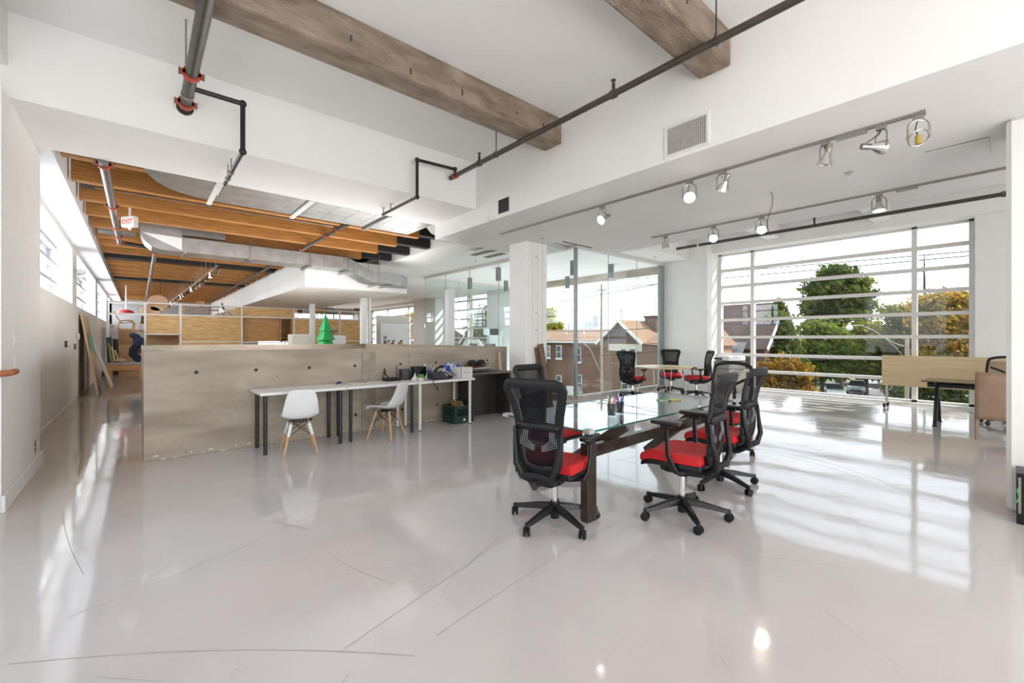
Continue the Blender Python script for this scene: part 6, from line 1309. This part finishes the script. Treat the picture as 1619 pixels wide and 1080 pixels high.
# --- utility pole, wires, street lamps
def wire(pts, la, r=.022): return tag(MB().tube(pts, r, 5).build('power_line', M_pipeb), la, 'wire', 'overhead wires')
t = thing('utility_pole', 'wooden utility pole with transformer in front of the brick house', 'pole', (0, 0, 0)); pb = atd(951, 560, 38); t.location = (pb.x, pb.y, GZ)
top = atd(951, 450, 38).z-GZ; M_pole = mat('weathered_pole', (.24, .20, .155), .85, var=.15, scale=3, stretch=(4, 4, .4))
MB().cyl((0, 0, 0), (0, 0, top), .13, 12, .10).build('shaft', M_pole, t, smooth=True)
d = Vector((CS, -SN, 0)); MB().beam(d*-.35+Vector((0, 0, top-.5)), d*.4+Vector((0, 0, top-.5)), .1, .1).build('crossarm', M_pole, t)
for k in (-.3, .35): MB().cyl(d*k+Vector((0, 0, top-.5)), d*k+Vector((0, 0, top-.15)), .05, 8).build('insulator', M_steel, t)
MB().cyl((0, 0, top), (0, 0, top+.35), .03, 6).build('top_pin', M_steel, t)
z = atd(943, 508, 38).z-GZ; MB().cyl(d*-.48+Vector((0, 0, z-.55)), d*-.48+Vector((0, 0, z+.5)), .30, 16).build('transformer', mat('transformer_grey', (.42, .43, .43), .5, var=.04), t, smooth=True)
MB().beam(d*-.3+Vector((0, 0, z+.3)), Vector((0, 0, z+.3)), .08, .08).build('bracket', M_steel, t)
MB().tube([Vector((0, 0, atd(951, 590, 38).z-GZ))+d*-.05, d*-1.0+Vector((0, 0, atd(945, 552, 38).z-GZ)), d*-1.7+Vector((0, 0, atd(930, 540, 38).z-GZ)), d*-2.2+Vector((0, 0, atd(921, 537, 38).z-GZ))], .035, 8).build('lamp_arm', M_steel, t, smooth=True)
for (u0, v0, t0), (u1, v1, t1), la in (((640, 466, 70), (1538, 397, 26), 'upper overhead wire crossing past both glass walls'),
        ((640, 480, 70), (1538, 404, 26), 'overhead wire just below the upper one past both glass walls'),
        ((700, 505, 62), (1041, 449, 32), 'overhead wire ending at the utility pole crossarm'),
        ((845, 522, 46), (1041, 518, 34), 'low service cable passing in front of the brick house roof'),
        ((845, 561, 44), (1041, 556, 34), 'thin service cable across the brick house windows'),
        ((1145, 513, 40), (1538, 494, 28), 'service cable behind the window bars among the treetops'),
        ((1145, 568, 40), (1538, 560, 28), 'low service cable across the tree trunks')):
    a = atd(u0, v0, t0); b = atd(u1, v1, t1); wire([a.lerp(b, s)-Vector((0, 0, .8*4*s*(1-s)*.25)) for s in [k/10 for k in range(11)]], la, .032)
t = thing('street_lamp', 'curved-arm street lamp with a globe head among the trees', 'street lamp', (0, 0, 0)); lb = atd(1434, 600, 30); t.location = (lb.x, lb.y, GZ)
L = lambda u, v: atd(u, v, 30)-Vector((lb.x, lb.y, GZ))
MB().tube([(0, 0, 0), L(1434, 545), L(1434, 535)], [.14, .12, .11], 10).build('pole', M_pole, t, smooth=True)
MB().tube([L(1434, 548), L(1420, 545), L(1400, 535), L(1380, 522), L(1362, 515), L(1348, 515)], .035, 8).build('arm', M_steel, t, smooth=True); MB().tube([L(1427, 562), L(1415, 548), L(1398, 534)], .03, 8).build('brace', M_steel, t, smooth=True)
c = L(1343, 518.5); MB().ball(c, .20, 14, 9).build('globe', mat('lamp_globe', (.6, .6, .58), .2, var=.02), t, smooth=True); MB().cyl(c+Vector((0, 0, .12)), c+Vector((0, 0, .36)), .14, 12, .05).build('hood', M_steel, t, smooth=True)
t = thing('utility_pole', 'thick wooden pole close outside the far barred window', 'pole', (0, 0, 0)); b = onx(744, 540, 17.2); t.location = (b.x, b.y, GZ); MB().cyl((0, 0, 0), (0, 0, 12.5), .17, 12).build('shaft', M_pole, t, smooth=True); MB().cyl((0, 0, 10.2), (.4, 0, 10.3), .04, 8).build('bolt', M_steel, t)
# --- cars
def car(loc, ang, la, c, s=1.0):
    t = thing('parked_car', la, 'car', loc, ang); t.scale = (s, s, s); m = mat('car_paint_'+la.split()[0], c, .25, coat=.5, var=.01)
    prof = [(-2.1, .35), (-2.15, .75), (-1.95, .95), (-1.0, 1.02), (.0, 1.0), (1.2, .98), (2.0, .85), (2.15, .6), (2.1, .35)]
    R = Matrix.Rotation(pi/2, 4, 'X'); MB().prism(prof, -.85, .85, R).build('body', m, t, bevel=.08, seg=2)
    MB().add([(-1.7, -.78, .98), (1.0, -.78, .98), (1.0, .78, .98), (-1.7, .78, .98), (-1.2, -.62, 1.48), (.25, -.62, 1.48), (.25, .62, 1.48), (-1.2, .62, 1.48)], [(4, 5, 6, 7), (0, 1, 5, 4), (1, 2, 6, 5), (2, 3, 7, 6), (3, 0, 4, 7)]).build('glasshouse', M_gl, t)
    MB().box(-1.2, .25, -.62, .62, 1.47, 1.52).build('roof', m, t, bevel=.03)
    for x in (-1.35, 1.35):
        for y in (-.8, .8): MB().cyl((x, y-.1, .33), (x, y+.1, .33), .33, 16).build('wheel', M_black, t, smooth=True)
    for y in (-.6, .6): MB().box(2.08, 2.14, y-.2, y+.2, .62, .78).build('headlight', M_white, t)
    MB().box(2.1, 2.16, -.55, .55, .42, .58).build('grille', M_dark, t)
def carat(u, v, ang, la, c): q = onz(u, v, GZ); car((q.x, q.y, GZ+.006), ang, la, c)
carat(1355, 622, radians(188), 'silver car facing the building on the side street', (.40, .40, .41)); carat(1382, 612, radians(188), 'white van-like car parked behind the silver one', (.62, .62, .62)); carat(1412, 608, radians(190), 'red car parked beyond the white one', (.35, .03, .03))
carat(1318, 628, radians(200), 'pearl white car nearest the conifer on the side street', (.60, .59, .57))
for k, u in enumerate((1275, 1288)):
    q = onz(u, 612, GZ); tt = thing('wheelie_bin', ('dark green wheelie bin by the hedge', 'black wheelie bin next to the green one')[k], 'bin', (q.x, q.y, GZ)); MB().box(-.3, .3, -.3, .3, .1, 1.0).build('body', mat('bin_%d' % k, (.03, .05, .035) if k == 0 else (.03, .03, .03), .5, var=.1), tt, bevel=.04); MB().box(-.34, .34, -.33, .33, 1.0, 1.1).build('lid', M_dark, tt)
# --- skyline
t = thing('skyline_tower', 'slender concrete tower with a round pod on the hazy skyline', 'tower', (0, 0, 0)); FT = 6070; b = atd(983, 520, FT); t.location = (b.x, b.y, -60)
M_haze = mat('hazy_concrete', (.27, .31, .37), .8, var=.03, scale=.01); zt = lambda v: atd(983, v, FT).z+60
MB().lathe([(32, 0), (18, zt(510)), (12, zt(496)), (11, zt(494))], 16).build('shaft', M_haze, t, smooth=True); MB().lathe([(12, zt(495.5)), (26, zt(493.5)), (28, zt(491.5)), (14, zt(489.5)), (9, zt(487))], 18).build('pod', M_haze, t, smooth=True); MB().lathe([(8, zt(489)), (6, zt(478)), (2.2, zt(474)), (1.2, zt(466))], 12).build('mast', M_haze, t, smooth=True)
for k, (u, w, v) in enumerate(((894, 3, 514), (899, 5, 511.5), (905, 3, 513), (911, 3.5, 512), (916, 3, 517), (927, 6, 511), (933, 6, 508.5), (938, 4, 513), (890, 3, 509), (920, 4, 518))):
    b = atd(u, 520, 5200+40*k); tt = thing('skyline_tower', ('%s hazy high-rise on the skyline between tree and transformer' % ('low', 'broad', 'thin', 'square', 'short', 'wide grey', 'tallest', 'stepped', 'slim', 'squat')[k]), 'building', (b.x, b.y, -60), -.6, 'skyline high-rises'); h = atd(u, v, 5200+40*k).z+60; w_ = w*5200/F_PX*.5
    MB().box(-w_*.6, w_*.6, -w_*.6, w_*.6, 0, h).build('block', M_haze, tt); MB().box(-w_*.3, w_*.3, -w_*.3, w_*.3, h, h+7).build('penthouse', M_haze, tt)
